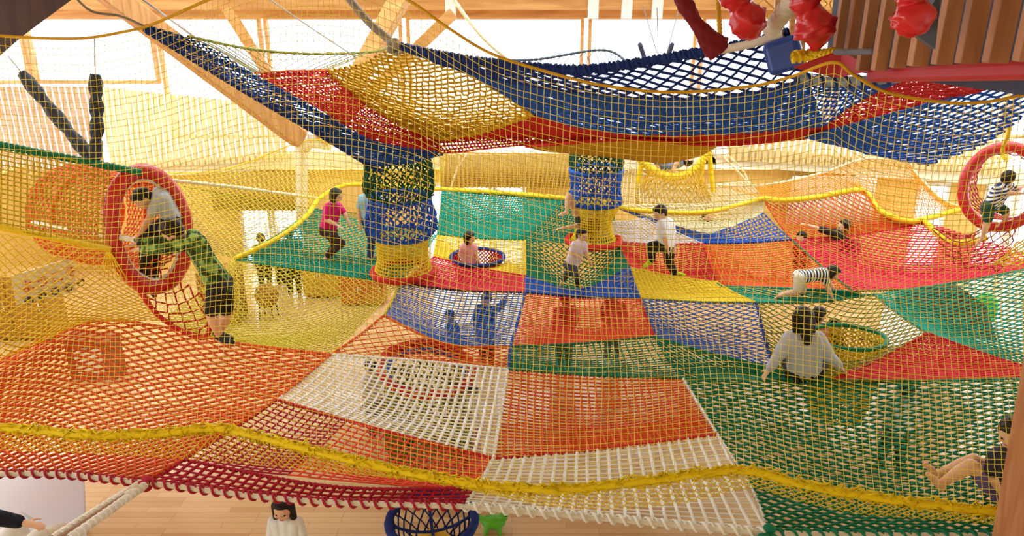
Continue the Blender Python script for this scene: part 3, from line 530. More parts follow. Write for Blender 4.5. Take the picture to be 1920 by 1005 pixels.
wr = hp((1340, 96, 6.9), (1400, 84, 6.75), (1470, 64, 6.55)); tube('rope_core', wr, .036, mat('cotton_rope', (226, 218, 204)), hm, n=60, bump=.1, freq=2)
tube('edge_rope', hp((270, 52, 7.5), (478, 145, 8.5), (600, 215, 8.8), (700, 268, 9.1), (820, 288, 9.2)), .02, nm('navy'), hm, n=120, bump=.4, freq=3)
tube('edge_rope', hp((270, 55, 7.5), (480, 184, 8.3), (600, 254, 8.8), (700, 314, 9.2), (720, 318, 9.2)), .022, nm('navy'), hm, n=120, bump=.4, freq=3)
tube('edge_rope', hp((352, 68, 8.0), (470, 92, 9), (580, 101, 9.5), (692, 98, 9.8), (742, 86, 8.3)), .012, nm('olive'), hm, n=90, bump=.6, freq=3)
tube('edge_rope', hp((890, 110, 9.6), (1000, 112, 10), (1130, 94, 10.2), (1184, 122, 9.9)), .012, nm('slate'), hm, n=90, bump=.6, freq=3)
tube('seam_cord', hp(h3b, (730, 222, 9.5), (650, 165, 9.4), h4), .018, nm('gold'), hm, n=80, bump=.6, freq=3)
tube('seam_cord', hp(h3b, (900, 248, 9.4), (960, 228, 9.2), (1002, 214, 9)), .022, nm('gold'), hm, n=60, bump=.6, freq=3)
tube('seam_cord', hp((985, 275, 9.5), (1180, 262, 9.1), (1350, 272, 9), (1530, 257, 8.7)), .014, nm('red'), hm, n=90, bump=.4, freq=3)
tube('tie_rope', hp((742, 86, 8.2), (715, 62, 8.3), (690, 40, 8.4), (640, -20, 8.6)), .034, mat('grey_rope', (150, 140, 130)), hm, n=60, bump=.35, freq=2)
tube('tie_rope', hp((272, 50, 7.5), (225, 30, 7.5), (170, 20, 7.4), (128, -20, 7.3)), .012, mat('grey_rope', (150, 140, 130)), hm, n=30)
k = MB(); 
for t_ in range(9): k.ell(at(742+rng.normal(0, 7), 82+rng.normal(0, 7), 8.2+rng.normal(0, .04)), (.05, .05, .045), 10, 7)
k.link('corner_knot', mat('grey_rope', (150, 140, 130)), hm, smooth=True)
# blue end cushion, metallic-wrapped pole
ec = MB(); ec.bar(at(1462, 72, 6.55), at(1478, 134, 6.5), .13, .3); o = ec.link('end_cushion', mat('blue_vinyl', (22, 66, 160), rough=.3, spec=.6, var=.1), hm); bevel(o, .05, 4); o['label'] = 'glossy blue vinyl end cushion'
pw_ = hp((1492, 147, 6.6), (1560, 153, 6.6), (1630, 150, 6.6), (1690, 145, 6.5)); tube('wrapped_pole', pw_, .045, mat('silver_blue', (150, 168, 196), rough=.25, metal=.5), hm, n=40)
hv, hq = helix(pw_, .047, .11, .014); link('pole_lacing', hv, hq.reshape(-1, 4), 'navy', hm)
# ============================================================ HANGING NET CHIMNEYS
def chimney(px, Y, rows, label):
    c = at(px, rows[-1][0], Y); root = thing('net_chimney', label, 'climbing tube', (c[0], c[1], c[2]), 'hanging net chimneys')
    for i in range(len(rows)-1):
        y0, w0 = rows[i][:2]; y1, w1, colr = rows[i+1][:3]; p0 = at(px, y0, Y); p1 = at(px, y1, Y); p0[0] = p1[0] = c[0]
        ws = rows[i][3] if len(rows[i]) > 3 else [w0, w1]
        dep = lambda p_: p_[1]*math.cos(PITCH)+(CZ-p_[2])*math.sin(PITCH)
        rad = [q*dep(p0)/F for q in ws]
        tubenet('sleeve', [p0, p1], rad, mat('cord_forest', (16, 78, 46)) if colr == 'green' else colr, root, cu=.05, cv=.042, r=.0135 if colr != 'yellow' else .009, style='square' if colr == 'yellow' else 'hex', jit=.011 if colr != 'yellow' else .002, label={'green': 'dark green', 'blue': 'blue', 'yellow': 'yellow', 'red': 'red'}[colr]+' net sleeve')
        if i: ring('waist_cord', p0, rad[0]*1.0, (0, 0, 1), .022, nm(colr if i < len(rows)-2 else 'blue'), root, bump=.4)
    pb_ = at(px, rows[-1][0], Y); dep_ = dep(pb_); ring('rim_ring', pb_, rows[-1][1]*dep_/F, (0, 0, 1), .042, nm('red'), root, bump=.15, label='padded red rim ring')
    return root
chimney(757, 9.6, [(282, 62, 0, [58, 58, 62, 64, 66, 66, 56]), (370, 57, 'green', [55, 60, 62, 65, 68, 66, 54]), (440, 50, 'blue', [52, 48, 47, 47, 50, 56]), (508, 57, 'yellow')], 'wide net chimney of green, blue and yellow sleeves left of centre')
chimney(1113, 10.8, [(285, 50, 0, [50, 50, 49]), (318, 49, 'green', [49, 47, 45, 45, 48, 51]), (378, 46, 'blue', [47, 44, 36, 32, 32, 36, 43]), (450, 49, 'yellow')], 'slimmer net chimney with a blue sleeve and narrow yellow waist, right of centre')
# mini tub net under the near edge
tb = thing('net_tub', 'round dark blue net tub standing below the near red edge', 'net tub', at(810, 1000, 5.35))
tc_ = at(810, 975, 5.3); ring('rim_ring', tc_, .37, (0, 0, 1), .035, nm('navy'), tb, bump=.12)
tubenet('sleeve', [tc_, tc_-np.array([0, 0, .34])], [.36, .31, .24], 'navy', tb, cu=.06, cv=.06, r=.009); ring('base_ring', tc_-np.array([0, 0, .34]), .25, (0, 0, 1), .02, nm('navy'), tb)
for a_ in (0, 1): V1, Q1 = strands(spline([tc_+np.array([math.cos(a_*1.57+.2)*s_*.36, math.sin(a_*1.57+.2)*s_*.36, -.12*(1-s_*s_)]) for s_ in (-1, -.5, 0, .5, 1)], 30)[None], .014); link('cross_cord', V1, Q1.reshape(-1, 4), 'navy', tb)
MB().cap(tc_-np.array([0, 0, .34]), (tc_[0], tc_[1], .02), .2, .24, 20).link('foot', mat('yellow_pad', (236, 190, 30), rough=.5), tb, smooth=True)
# lower net chimney under the white panel: red and blue ring, dark green sleeve
lc = thing('net_chimney', 'lower net chimney with red and blue ring and mottled green sleeve under the white panel', 'climbing tube', atz(800, 850, .02), 'net chimneys below the play net')
c0 = atz(800, 690, 1.22); c1 = np.array([c0[0], c0[1]-.1, .06])
ring('rim_ring', c0, .52, (0.12, -.1, 1), .05, nm('red'), lc, bump=.1, label='red padded ring'); ring('inner_ring', c0-np.array([0, 0, .05]), .45, (0.12, -.1, 1), .035, nm('blue'), lc, bump=.1, label='blue inner ring')
tubenet('sleeve', [c0-np.array([0, 0, .08]), c1], [.46, .5, .5, .44], 'olive', lc, cu=.045, cv=.045, r=.014, jit=.012); ring('base_ring', c1, .45, (0, 0, 1), .03, nm('green'), lc)
# ============================================================ RINGS AND TUNNELS
rg = thing('climbing_ring', 'large padded red climbing ring with the two children at the left', 'climbing ring', at(300, 590, 8.0))
rc = at(281, 432, 7.95); rn = (math.cos(math.radians(-38)), math.sin(math.radians(-38)), .05)
redpad = mat('red_vinyl', (206, 26, 36), rough=.3, spec=.6, var=.06)
o = ring('ring_pad', rc, .41, rn, .085, redpad, rg, r2=.66, bump=.06, freq=5)
o = ring('inner_lacing', rc, .34, rn, .02, mat('white_lace', (240, 236, 226)), rg, r2=.58, bump=.6, freq=2)
V_, Q_ = netgeo(*coons([at(*p_) for p_ in ((250, 520, 7.7), (300, 590, 7.7), (372, 630, 7.7))], [at(372, 630, 7.7), at(395, 600, 7.8), at(390, 560, 7.9)], [at(292, 482, 8.0), at(335, 520, 8.0), at(390, 560, 7.9)], [at(250, 520, 7.7), at(272, 500, 7.9), at(292, 482, 8.0)]), .085, .075, .012, None, 'hex', .05, ref=(.2, 1, .3))
link('net_skirt', V_, Q_, 'red', rg)
tube('skirt_cord', hp((246, 520, 7.7), (300, 594, 7.7), (378, 634, 7.7), (398, 600, 7.8)), .025, nm('red'), rg, n=60, bump=.2, freq=2)
tn = thing('net_tunnel', 'orange net tunnel leading off to the left behind the large red ring', 'net tunnel', at(130, 500, 8.7))
tubenet('sleeve', [rc+np.array([-.1, .1, 0]), at(190, 405, 8.7), at(148, 398, 9.1)], [.5, .56, .6], mat('tunnel_cord', (214, 84, 30)), tn, cu=.06, cv=.055, r=.012)
for t_ in (at(190, 405, 8.7), at(148, 398, 9.1)): ring('hoop', t_, .57, (-.8, .5, 0), .03, nm('orange'), tn, bump=.3)
tube('lacing', hp((60, 418, 8.4), (100, 425, 8.2), (140, 432, 8.0), (200, 442, 7.75), (255, 450, 7.5)), .018, mat('white_lace', (240, 236, 226)), tn, n=60, bump=.9, freq=4)
rr = thing('climbing_ring', 'padded red climbing ring with the child in striped shirt at far right', 'climbing ring', at(1876, 425, 9.4))
rc2 = at(1878, 351, 9.4); rn2 = (math.cos(math.radians(230)), math.sin(math.radians(230)), .1)
ring('ring_pad', rc2, .43, rn2, .065, redpad, rr, r2=.52, bump=.08, freq=4)
tubenet('net_sleeve', [rc2, rc2+np.array([.55, .5, -.05])], [.42, .5], 'crimson', rr, cu=.08, cv=.08, r=.009)
V_, Q_ = netgeo(*coons([at(*p_) for p_ in ((1745, 425, 9.3), (1790, 495, 9.3), (1875, 510, 9.3))], [at(1875, 510, 9.3), at(1895, 470, 9.3), at(1905, 425, 9.3)], [at(1820, 445, 9.5), at(1850, 425, 9.4), at(1905, 425, 9.3)], [at(1745, 425, 9.3), at(1790, 440, 9.5), at(1820, 445, 9.5)]), .075, .07, .009, None, 'hex', .05, ref=(.2, 1, .3))
link('net_skirt', V_, Q_, 'crimson', rr)
yl = hp((1885, 300, 9.3), (1880, 280, 9.35), (1893, 240, 9.2), (1880, 200, 9.1)); tube('hanging_strap', yl, .02, nm('yellow'), rr, n=30, bump=.3, freq=3)
# yellow corner net at far right
V_, Q_ = netgeo(*coons(hp((1858, 496, 9.2), (1900, 499, 9), (1985, 490, 8.8)), hp((1985, 490, 8.8), (1985, 450, 9), (1985, 420, 9.2)), hp((1905, 455, 9.3), (1940, 440, 9.2), (1985, 420, 9.2)), hp((1858, 496, 9.2), (1885, 478, 9.2), (1905, 455, 9.3))), .06, .05, .012, None, 'hex', .0, ref=(.2, 1, .3))
yc = link('corner_net', V_, Q_, 'yellow'); tag(yc, 'small bright yellow net corner at the right edge, below the red ring', 'net')
# left: green bar, yellow pole, the yellow net wall and cord
gb = tube('hanging_bar', hp((-60, 258, 7.2), (0, 272, 7.25), (130, 297, 7.6), (265, 324, 7.9)), .033, nm('green'), n=90, bump=.3, freq=3); tag(gb, 'green corded bar sloping down to the top of the large red ring', 'bar')
yp = thing('padded_pole', 'smooth bright yellow padded pole pointing at the large red ring', 'pole', at(100, 455, 7.2)); MB().cap(at(-60, 414, 6.8), at(203, 467, 7.5), .036, .036, 16).link('pad', mat('yellow_vinyl', (250, 214, 20), rough=.35, spec=.5, var=.04), yp, smooth=True)
for k_ in range(7): tube('tie_cord', [at(203, 466, 7.5), at(185+k_*9, 520+rng.normal(0, 6), 7.6)], .007, nm('yellow'), yp, n=6, sides=5)
fence('yellow net wall between the green bar and the yellow pole at far left', hp((-60, 414, 6.8), (70, 440, 7.1), (203, 467, 7.5)), hp((-60, 262, 7.3), (100, 292, 7.5), (205, 318, 7.8)), mat('cord_mustard', (206, 176, 36)), .055, .05, .0095, 0, cat='net')
lowf = [atz(*p_) for p_ in ((-60, 700, 1.65), (0, 675, 1.68), (80, 640, 1.66), (160, 605, 1.66), (230, 603, 1.64), (300, 601, 1.62))]
fence('dense yellow net apron sagging under the yellow pole at left', lowf, hp((-60, 424, 6.9), (70, 450, 7.2), (203, 477, 7.6), (262, 520, 7.7)), 'yellow', .055, .036, .0085, .15, style='hexu', cat='net')
tube('apron_rope', lowf, .028, nm('yellow'), hm, n=10).parent = None; o = [x for x in bpy.data.objects if x.name.startswith('apron_rope')][0]; o.parent = pn
V_, Q_ = netgeo(*coons([at(*p_) for p_ in ((300, 602, 7.9), (350, 620, 7.9), (440, 640, 7.9))], [at(440, 640, 7.9), at(450, 560, 8.6), at(440, 482, 9.8)], [at(345, 400, 9.6), at(395, 450, 9.7), at(440, 482, 9.8)], [at(300, 602, 7.9), at(330, 480, 8.8), at(345, 400, 9.6)]), .075, .07, .005, None, 'hex', .2, ref=(.2, 1, .3))
link('side_net', V_, Q_, 'lime', pn)
# twisted dark net bundles and cords, upper left
def bundle(pts, r, c, label, cords=(), var=3, name='net_bundle'):
    root = thing(name, label, 'net bundle', pts[-1]); P_ = spline(pts, 90); s_ = np.linspace(0, 1, 90)
    parts = []
    T_ = P_[-1]-P_[0]; T_ = T_/np.linalg.norm(T_); A_ = np.cross(T_, (0, 1, 0)); A_ /= np.linalg.norm(A_); B2 = np.cross(T_, A_)
    for k_ in range(5):
        ph_ = k_*1.257+s_*9; lump = .75+.35*np.abs(np.sin(s_*math.pi*var))
        parts.append((P_+(r*.5*lump*np.cos(ph_))[:, None]*A_+(r*.5*lump*np.sin(ph_))[:, None]*B2)[None])
    V1, Q1 = strands(np.concatenate(parts), (r*.62*(.75+.35*np.abs(np.sin(s_*math.pi*var))))[None]*np.ones((5, 1)), (0, 1, .1), 7); link('twisted_net', V1, Q1.reshape(-1, 4), c, root)
    for cd in cords: tube('cord', cd, .006, mat('grey_rope', (150, 140, 130)), root, n=12, sides=5)
    return root
dk = mat('dark_net', (58, 62, 74), var=.3)
bundle(hp((42, 138, 8.2), (75, 180, 8.1), (120, 235, 8.0), (172, 298, 7.8)), .062, dk, 'dark grey twisted net bundle leaning from upper left down to the green bar', [hp((42, 138, 8.2), (15, 105, 8.3))])
bundle(hp((179, 140, 7.9), (181, 200, 7.85), (182, 240, 7.8), (178, 300, 7.75)), .06, dk, 'dark grey twisted net bundle hanging straight down above the green bar', [hp((179, 140, 7.9), (177, 70, 7.9))], 4)
# thin cords
def cord(pts, r, c, label, n=40, **k): o = tube('cord', pts, r, c, n=n, sides=6, **k); return tag(o, label, 'cord')
cord(hp((258, -8, 9), (310, 30, 9), (368, 72, 8.1)), .012, mat('grey_rope', (150, 140, 130)), 'thin grey cord running down to the pale far panel of the hammock')
cord(hp((500, -5, 10), (580, 50, 10), (668, 108, 9.7)), .01, mat('grey_rope', (150, 140, 130)), 'thin cord sloping right above the pale far panel')
cord(hp((848, -5, 10), (880, 40, 10), (915, 80, 10), (960, 118, 10)), .02, nm('cream'), 'pale cord hanging beside the flat timber brace', bump=.3, freq=3)
for k_, (p_, q_) in enumerate((((1205, 10), (1232, 100)), ((1232, 14), (1234, 102)), ((1275, 10), (1250, 100)))): cord([at(*p_, 9.8), at(*q_, 9.8)], .006, mat('grey_rope', (150, 140, 130)), ('leftmost', 'middle', 'rightmost')[k_]+' of three thin cords meeting above the blue hammock rope', 8)
for k_, (p_, q_) in enumerate((((1200, 84), (1208, 108)), ((1260, 84), (1252, 108)))): tag(MB().cap(at(*p_, 9.9), at(*q_, 9.9), .03, .03).link('rope_grip', dk), 'short dark rope grip, the %s one above the blue hammock rope' % ('left', 'right')[k_], 'grip')
cord(hp((1345, -8, 6.6), (1348, 30, 6.6), (1350, 70, 6.7)), .018, nm('gold'), 'knotted mustard rope hanging down to the blue hammock rope', bump=.3, freq=4)
cord(hp((300, 336, 8.5), (450, 352, 10), (600, 372, 12)), .022, nm('cream'), 'taut white rope running back from the red ring to the yellow rim', bump=.3, freq=2)
for k_, x_ in enumerate((0, 12)): cord(hp((1352+x_, 290, 12.6), (1380+x_, 318, 12.5), (1405, 345, 12.4)), .015, nm('cream'), ('left', 'right')[k_]+' strand of the doubled white rope below the steel joint at right', bump=.2, freq=2)
for k_, x_ in enumerate((0, 14)): cord(hp((862+x_, 287, 12.4), (856, 320, 12.4), (846, 350, 12.3)), .013, nm('cream'), ('left', 'right')[k_]+' strand of the doubled white rope beside the green chimney sleeve', bump=.2, freq=2)
# swing net of padded yellow rope, centre right
sn = thing('swing_net', 'yellow rope swing net hanging behind the boy in white', 'swing net', at(1265, 330, 12.2))
tube('loop_rope', hp((1198, 296, 12.2), (1210, 308, 12.2), (1235, 325, 12.2), (1265, 332, 12.2), (1300, 320, 12.2), (1325, 290, 12.2), (1330, 282, 12.2)), .055, nm('yellow'), sn, n=80, bump=.35, freq=3)
for a_, b_ in (((1203, 300), (1192, 368)), ((1330, 285), (1337, 365)), ((1322, 292), (1310, 345))): tube('strap', [at(*a_, 12.2), at(*b_, 12.3)], .04, mat('yellow_vinyl', (250, 214, 20)), sn, n=10)
tubenet('cone_net', [at(1266, 330, 12.25), at(1262, 370, 12.1), at(1262, 415, 11.9)], [.45, .62, .5], 'gold', sn, cu=.07, cv=.06, r=.009, jit=.01)
# white rope and brown pole tying the near left corner
tr = thing('corner_tie', 'doubled white rope with a brown pole tying the near left net corner', 'rope tie', at(190, 950, 4.6))
cA, cB = NP['B']+(0, -.02, .0), at(112, 1012, 4.15)
sd = np.cross(cB-cA, (0, 0, 1)); sd = sd/np.linalg.norm(sd)
for s_ in (-.045, .045): 
    tube('white_rope', [cA+sd*s_*.6, (cA+cB)/2+sd*s_, cB+sd*s_*1.2], .026, mat('cotton_rope', (226, 218, 204)), tr, n=70, bump=.3, freq=2); hv, hq = helix([cA+sd*s_*.6, (cA+cB)/2+sd*s_, cB+sd*s_*1.2], .022, .07, .014, sides=5); link('rope_twist', hv, hq.reshape(-1, 4), 'white', tr)
MB().cap(cA+(cB-cA)*.25, cB, .022, .026, 14).link('pole', mat('brown_pole', (150, 104, 70), rough=.5), tr, smooth=True)
k = MB(); 
for t_ in range(5): k.ell(cA+(cB-cA)*(.02+.05*t_)+rng.normal(0, .012, 3), .036, 10, 7)
k.link('knot', mat('cotton_rope', (226, 218, 204)), tr, smooth=True)
# red wrapped ropes and bags, top right
redbag = mat('red_bag', (208, 18, 34), rough=.28, spec=.6, var=.12); maroon = mat('maroon_wrap', (120, 24, 34), rough=.7, var=.15)
def bag(pts, rads, label, m=redbag, lumps=10, name='wrapped_bundle'):
    P_ = spline(pts, 60); r_ = np.interp(np.linspace(0, 1, 60), np.linspace(0, 1, len(rads)), rads); T_ = np.gradient(P_, axis=0); T_ /= np.linalg.norm(T_, axis=1, keepdims=True)
    A_ = np.cross(T_, (0, 1, 0)); A_ /= np.linalg.norm(A_, axis=1, keepdims=True); B2 = np.cross(T_, A_); sd_ = 28; k_ = np.arange(sd_)*2*math.pi/sd_
    g = r_[:, None]*(1+.07*np.sin(k_*lumps/2+np.arange(60)[:, None]*.35)+.05*np.sin(k_*7-np.arange(60)[:, None]*.5)+rng.normal(0, .02, (60, sd_)))
    V_ = P_[:, None]+g[..., None]*(A_[:, None]*np.cos(k_)[None, :, None]+B2[:, None]*np.sin(k_)[None, :, None]); idx = np.arange(60*sd_).reshape(60, sd_); a_ = idx[:-1]; b_ = idx[1:]
    Fc = [tuple(x) for x in np.stack([a_, np.roll(a_, -1, 1), np.roll(b_, -1, 1), b_], -1).reshape(-1, 4)]+[tuple(idx[0][::-1]), tuple(idx[-1])]
    return tag(link(name, V_.reshape(-1, 3), Fc, m), label, 'wrapping')
bag(hp((1272, -20, 6.3), (1292, 22, 6.3), (1318, 60, 6.3), (1345, 92, 6.35)), [.06, .065, .05, .075, .11], 'dark maroon wrapped sleeve leaning left of the red bundle', maroon)
bag(hp((1376, -30, 6.0), (1388, 8, 6.0), (1400, 34, 6.0), (1412, 64, 6.1)), [.13, .13, .085, .14, .12, .06], 'glossy red bundle directly above the white laced blue rope')
bag(hp((1510, -30, 5.2), (1511, 5, 5.2), (1522, 35, 5.2), (1530, 70, 5.2), (1527, 96, 5.2)), [.08, .085, .1, .075, .1, .135, .13, .06, .02], 'glossy red tied bag left of the timber slats, between white rope and parapet')
bag(hp((1708, -30, 2.95), (1710, 5, 2.95), (1712, 30, 2.95), (1704, 63, 3.0)), [.03, .055, .045, .07, .075, .055, .013], 'glossy red tied bag hanging in front of the timber slats', lumps=8)
wrp = hp((1500, -30, 5.7), (1480, 8, 5.9), (1462, 34, 6.1), (1445, 56, 6.4)); wt = thing('white_tie_rope', 'thick twisted white rope tying the blue hammock corner', 'rope', wrp[-1]); tube('core', wrp, .055, mat('cotton_rope', (226, 218, 204)), wt, n=80, bump=.15, freq=3)
hv, hq = helix(wrp, .05, .09, .024, sides=6); link('wrap', hv, hq.reshape(-1, 4), mat('cotton_rope', (226, 218, 204)), wt)
yr = hp((1485, 107, 5.3), (1515, 104, 5.3), (1545, 104, 5.2), (1568, 100, 5.1)); yt = thing('yellow_coil', 'yellow rope coil at the bottom left corner of the timber parapet', 'rope', yr[1]); tube('core', yr, .035, nm('yellow'), yt, n=40); hv, hq = helix(yr, .035, .04, .014, sides=6); link('wrap', hv, hq.reshape(-1, 4), 'yellow', yt)
for k_, (a_, b_) in enumerate((((1568, 98), (1634, 97)),)): tag(MB().cap(at(*a_, 4.6), at(*b_, 4.4), .018, .018).link('grey_hook', mat('grey_plastic', (110, 112, 124), rough=.4)), 'grey plastic hook bar by the yellow coil at the slats', 'hook')
tag(MB().quadp(hp((1490, 128, 5.0), (1580, 96, 4.9), (1640, 132, 4.6), (1570, 146, 4.9)), (0, 1, .2), .03).link('red_flap', mat('red_pad', (176, 22, 34))), 'red triangular flap under the yellow coil', 'flap')
fence('yellow net curtain behind the red bags at the top right', hp((1395, 70, 7.5), (1450, 90, 7.5), (1500, 100, 7.5), (1560, 120, 7.3)), hp((1380, -30, 7.5), (1430, -30, 7.5), (1500, -30, 7.5), (1565, -30, 7.3)), 'gold', .1, .08, .007, style='hex')
for k_, px in enumerate((1452, 1482, 1502)): tag(MB().bar(at(px, 110, 8.0), at(px+6, -20, 8.0), .05, .05).link('timber_batten', pine), ('leftmost', 'middle', 'rightmost')[k_]+' of three thin timber battens behind the red bags', 'batten')
# ============================================================ PEOPLE
skin = mat('skin', (232, 184, 152), rough=.55, var=.04); hairm = mat('black_hair', (30, 22, 20), rough=.5, var=.3, scale=40); eyem = mat('eye_dark', (22, 16, 14), rough=.2); lipm = mat('lips', (190, 96, 92))
def cloth(n, c, var=.08): return mat('cloth_'+n, c, rough=.85, var=var, scale=25)
camo = rampmat('cloth_camo', 'noise', [(.0, (40, 58, 34)), (.46, (74, 112, 56)), (.56, (142, 178, 96))], 11, rough=.9, detail=1)
def stripes(n, c1, c2, sc, rot=(0, 0, 0)): return rampmat('cloth_'+n, 'wave', [(.0, c1), (.5, c2)], sc, rough=.9, vec=rot)
def remesh(mb, vox, name, m, parent, smooth=3):
    V, Fc = mb.raw(); me = bpy.data.meshes.new('t'); me.from_pydata([tuple(v) for v in V], [], Fc); me.update(); o = bpy.data.objects.new('t', me); COL.objects.link(o)
    md = o.modifiers.new('r', 'REMESH'); md.mode = 'VOXEL'; md.voxel_size = vox; md.use_smooth_shade = True
    sm = o.modifiers.new('s', 'SMOOTH'); sm.factor = .5; sm.iterations = smooth
    dg = bpy.context.evaluated_depsgraph_get(); ev = o.evaluated_get(dg); me2 = bpy.data.meshes.new_from_object(ev); bpy.data.objects.remove(o); bpy.data.meshes.remove(me)
    me2.transform(Matrix.Translation(-Vector(BASE[parent]))); me2.materials.clear(); me2.materials.append(m); me2.name = name
    o2 = bpy.data.objects.new(name, me2); COL.objects.link(o2); o2.parent = parent; return o2
U = lambda v: np.array(v, float)/np.linalg.norm(v)
def stand(px, Y, H, yaw=180, z0=0.0, raiseL=None, stride=0, lean=0):
    """upright pose in metres; yaw 0 faces away from the camera (+Y)"""
    x = at(px, 500, Y); d = at(px, 500, Y); 
    # column px at mid height
    zz = z0+H*.6; d = ray(px, 500); t = (zz-CZ)/1; rel = np.array([0, Y, zz-CZ]); dep = rel[1]*math.cos(PITCH)-rel[2]*math.sin(PITCH); X = (px-960)/F*dep
    c = np.array([X, Y, z0]); a = math.radians(yaw); f = np.array([-math.sin(a), math.cos(a), 0]); s = np.array([f[1], -f[0], 0])
    g = lambda sx, fy, z: c+s*sx*H+f*fy*H+np.array([0, 0, z*H])
    J = dict(head=g(0, .02+lean, .925), face=f-np.array([0, 0, .15]), sL=g(-.105, lean*.8, .79), sR=g(.105, lean*.8, .79), eL=g(-.14, lean*.6, .63), eR=g(.14, .02+lean*.6, .63), wL=g(-.13, .06+lean, .49), wR=g(.13, .06+lean, .49),
             hL=g(-.055, 0, .5), hR=g(.055, 0, .5), kL=g(-.06, .03+stride, .27), kR=g(.06, .02-stride*.6, .27), aL=g(-.06, stride*1.3, .04), aR=g(.06, -stride*1.6, .04), tL=g(-.065, .09+stride*1.3, .02), tR=g(.065, .09-stride*1.6, .02))
    if raiseL: J['eL'] = g(-.22, .05, .9); J['wL'] = g(-.3, .1, 1.04)
    return J
def person(label, H, J, Y=None, shirt=None, sleeves=.5, pants=None, legs=1.0, hair='short', vox=.009, hh=5.9, shoe=None, group=None, fat=1.13, eyes=False, skirt=False, bare=None):
    P = {}
    for k, v in J.items():
        if k == 'face': P[k] = U(v); continue
        if isinstance(v, np.ndarray): P[k] = v
        else: P[k] = at(v[0], v[1], Y+(v[2] if len(v) > 2 else 0))
    base = (P['aL']+P['aR'])/2; base = np.array([base[0], base[1], min(P['aL'][2], P['aR'][2])-.04*H]); root = thing('person', label, 'person', base, group)
    h = H/hh/2; f = P['face']; f = U(f); hc = P['head']; sm = (P['sL']+P['sR'])/2; up = hc-sm; up = up-f*np.dot(up, f); up = U(up) if np.linalg.norm(up) > .03 else U(np.cross(np.cross(f, (0, 0, 1.)), f)); rt = U(np.cross(f, up)); R = np.stack([rt, f, up], 1)
    b = MB(); at_ = lambda x, y, z: hc+(rt*x+f*y+up*z)*h
    b.ell(at_(0, -.08, .12), (h*.76, h*.9, h*.88), 20, 14, R).ell(at_(0, .22, -.42), (h*.5, h*.5, h*.55), 16, 10, R).ell(at_(0, .84, -.12), (h*.12, h*.17, h*.2), 10, 8, R)
    for s in (-1, 1): b.ell(at_(s*.77, -.05, -.08), (h*.1, h*.18, h*.26), 10, 8, R).ell(at_(s*.42, .52, -.25), (h*.24, h*.24, h*.24), 10, 8, R)
    b.cap(at_(0, -.15, -.3), sm+(hc-sm)*.05, h*.42, h*.46)
    hm_ = (P['hL']+P['hR'])/2
    def torso(mb, g):
        for s_, h_ in (('sL', 'hL'), ('sR', 'hR')):
            a_ = P[s_]*.62+sm*.38; c_ = P[h_]*.75+hm_*.25; m_ = (a_+c_)/2; mb.cap(a_-(a_-c_)*.08, m_, .062*H*fat+g, .055*H*fat+g).cap(m_, c_, .055*H*fat+g, .06*H*fat+g)
        mb.cap(sm, hm_, .06*H*fat+g, .062*H*fat+g).cap(P['sL'], P['sR'], .036*H*fat+g, .036*H*fat+g)
    torso(b, 0)
    for s in 'LR':
        S_, E_, W_, H_, K_, A_ = [P[k+s] for k in 'sewhka']
        b.cap(S_, E_, .034*H*fat, .026*H*fat).cap(E_, E_+(W_-E_)*.35, .026*H*fat, .026*H*fat).cap(E_+(W_-E_)*.35, W_, .026*H*fat, .0165*H)
        b.cap(H_, K_, .056*H*fat, .036*H*fat).cap(K_, K_+(A_-K_)*.35, .036*H*fat, .037*H*fat).cap(K_+(A_-K_)*.35, A_, .037*H*fat, .021*H)
        T_ = P.get('t'+s); 
        if T_ is None: T_ = A_+U(f*np.array([1, 1, 0])+.001)*.09*H+np.array([0, 0, -.02*H])
        foot = U(T_-A_); b.cap(A_-foot*.02*H+np.array([0, 0, -.012*H]), A_+foot*.1*H*.55, .024*H, .024*H).cap(A_+foot*.05*H, A_+foot*.115*H, .023*H, .015*H)
        # hand: palm, four curled fingers, thumb
        d = U(W_-E_); n_ = np.cross(d, (0, 0, 1)); n_ = U(n_) if np.linalg.norm(n_) > .2 else np.array([1., 0, 0]); dn = U(np.cross(n_, d)); hl = .105*H; Rp = np.stack([n_, dn, d], 1)
        b.ell(W_+d*hl*.3, (hl*.21, hl*.11, hl*.33), 12, 8, Rp)
        for i, (o_, l_) in enumerate(((-.15, .36), (-.05, .42), (.05, .4), (.15, .31))):
            p0 = W_+d*hl*.52+n_*o_*hl; p1 = p0+U(d+n_*o_*1.2-dn*.12)*hl*l_*.6; p2 = p1+U(d-dn*.7+n_*o_*.5)*hl*l_*.5; fr = max(.055*hl, vox*.62); b.cap(p0, p1, fr, fr*.95, 8).cap(p1, p2, fr*.95, fr*.8, 8)
        sg = 1 if s == 'L' else -1; p0 = W_+d*hl*.2+n_*sg*.17*hl; p1 = p0+U(d*.6+n_*sg*.8)*hl*.24; b.cap(p0, p1, fr*1.25, fr, 8).cap(p1, p1+U(d+n_*sg*.3)*hl*.2, fr, fr*.85, 8)
    remesh(b, vox, 'body', skin, root)
    if shirt is not None:
        c = MB(); torso(c, .009*H)
        for s in 'LR':
            S_, E_, W_ = P['s'+s], P['e'+s], P['w'+s]; q = min(sleeves, 1)
            if sleeves > 0: c.cap(S_, S_+(E_-S_)*q*(1 if sleeves > 1 else .95), .046*H*fat, .041*H*fat)
            if sleeves > 1: c.cap(E_, E_+(W_-E_)*(sleeves-1)*.92, .038*H*fat, .03*H*fat)
        remesh(c, vox*1.1, 'shirt' , shirt, root, 4)
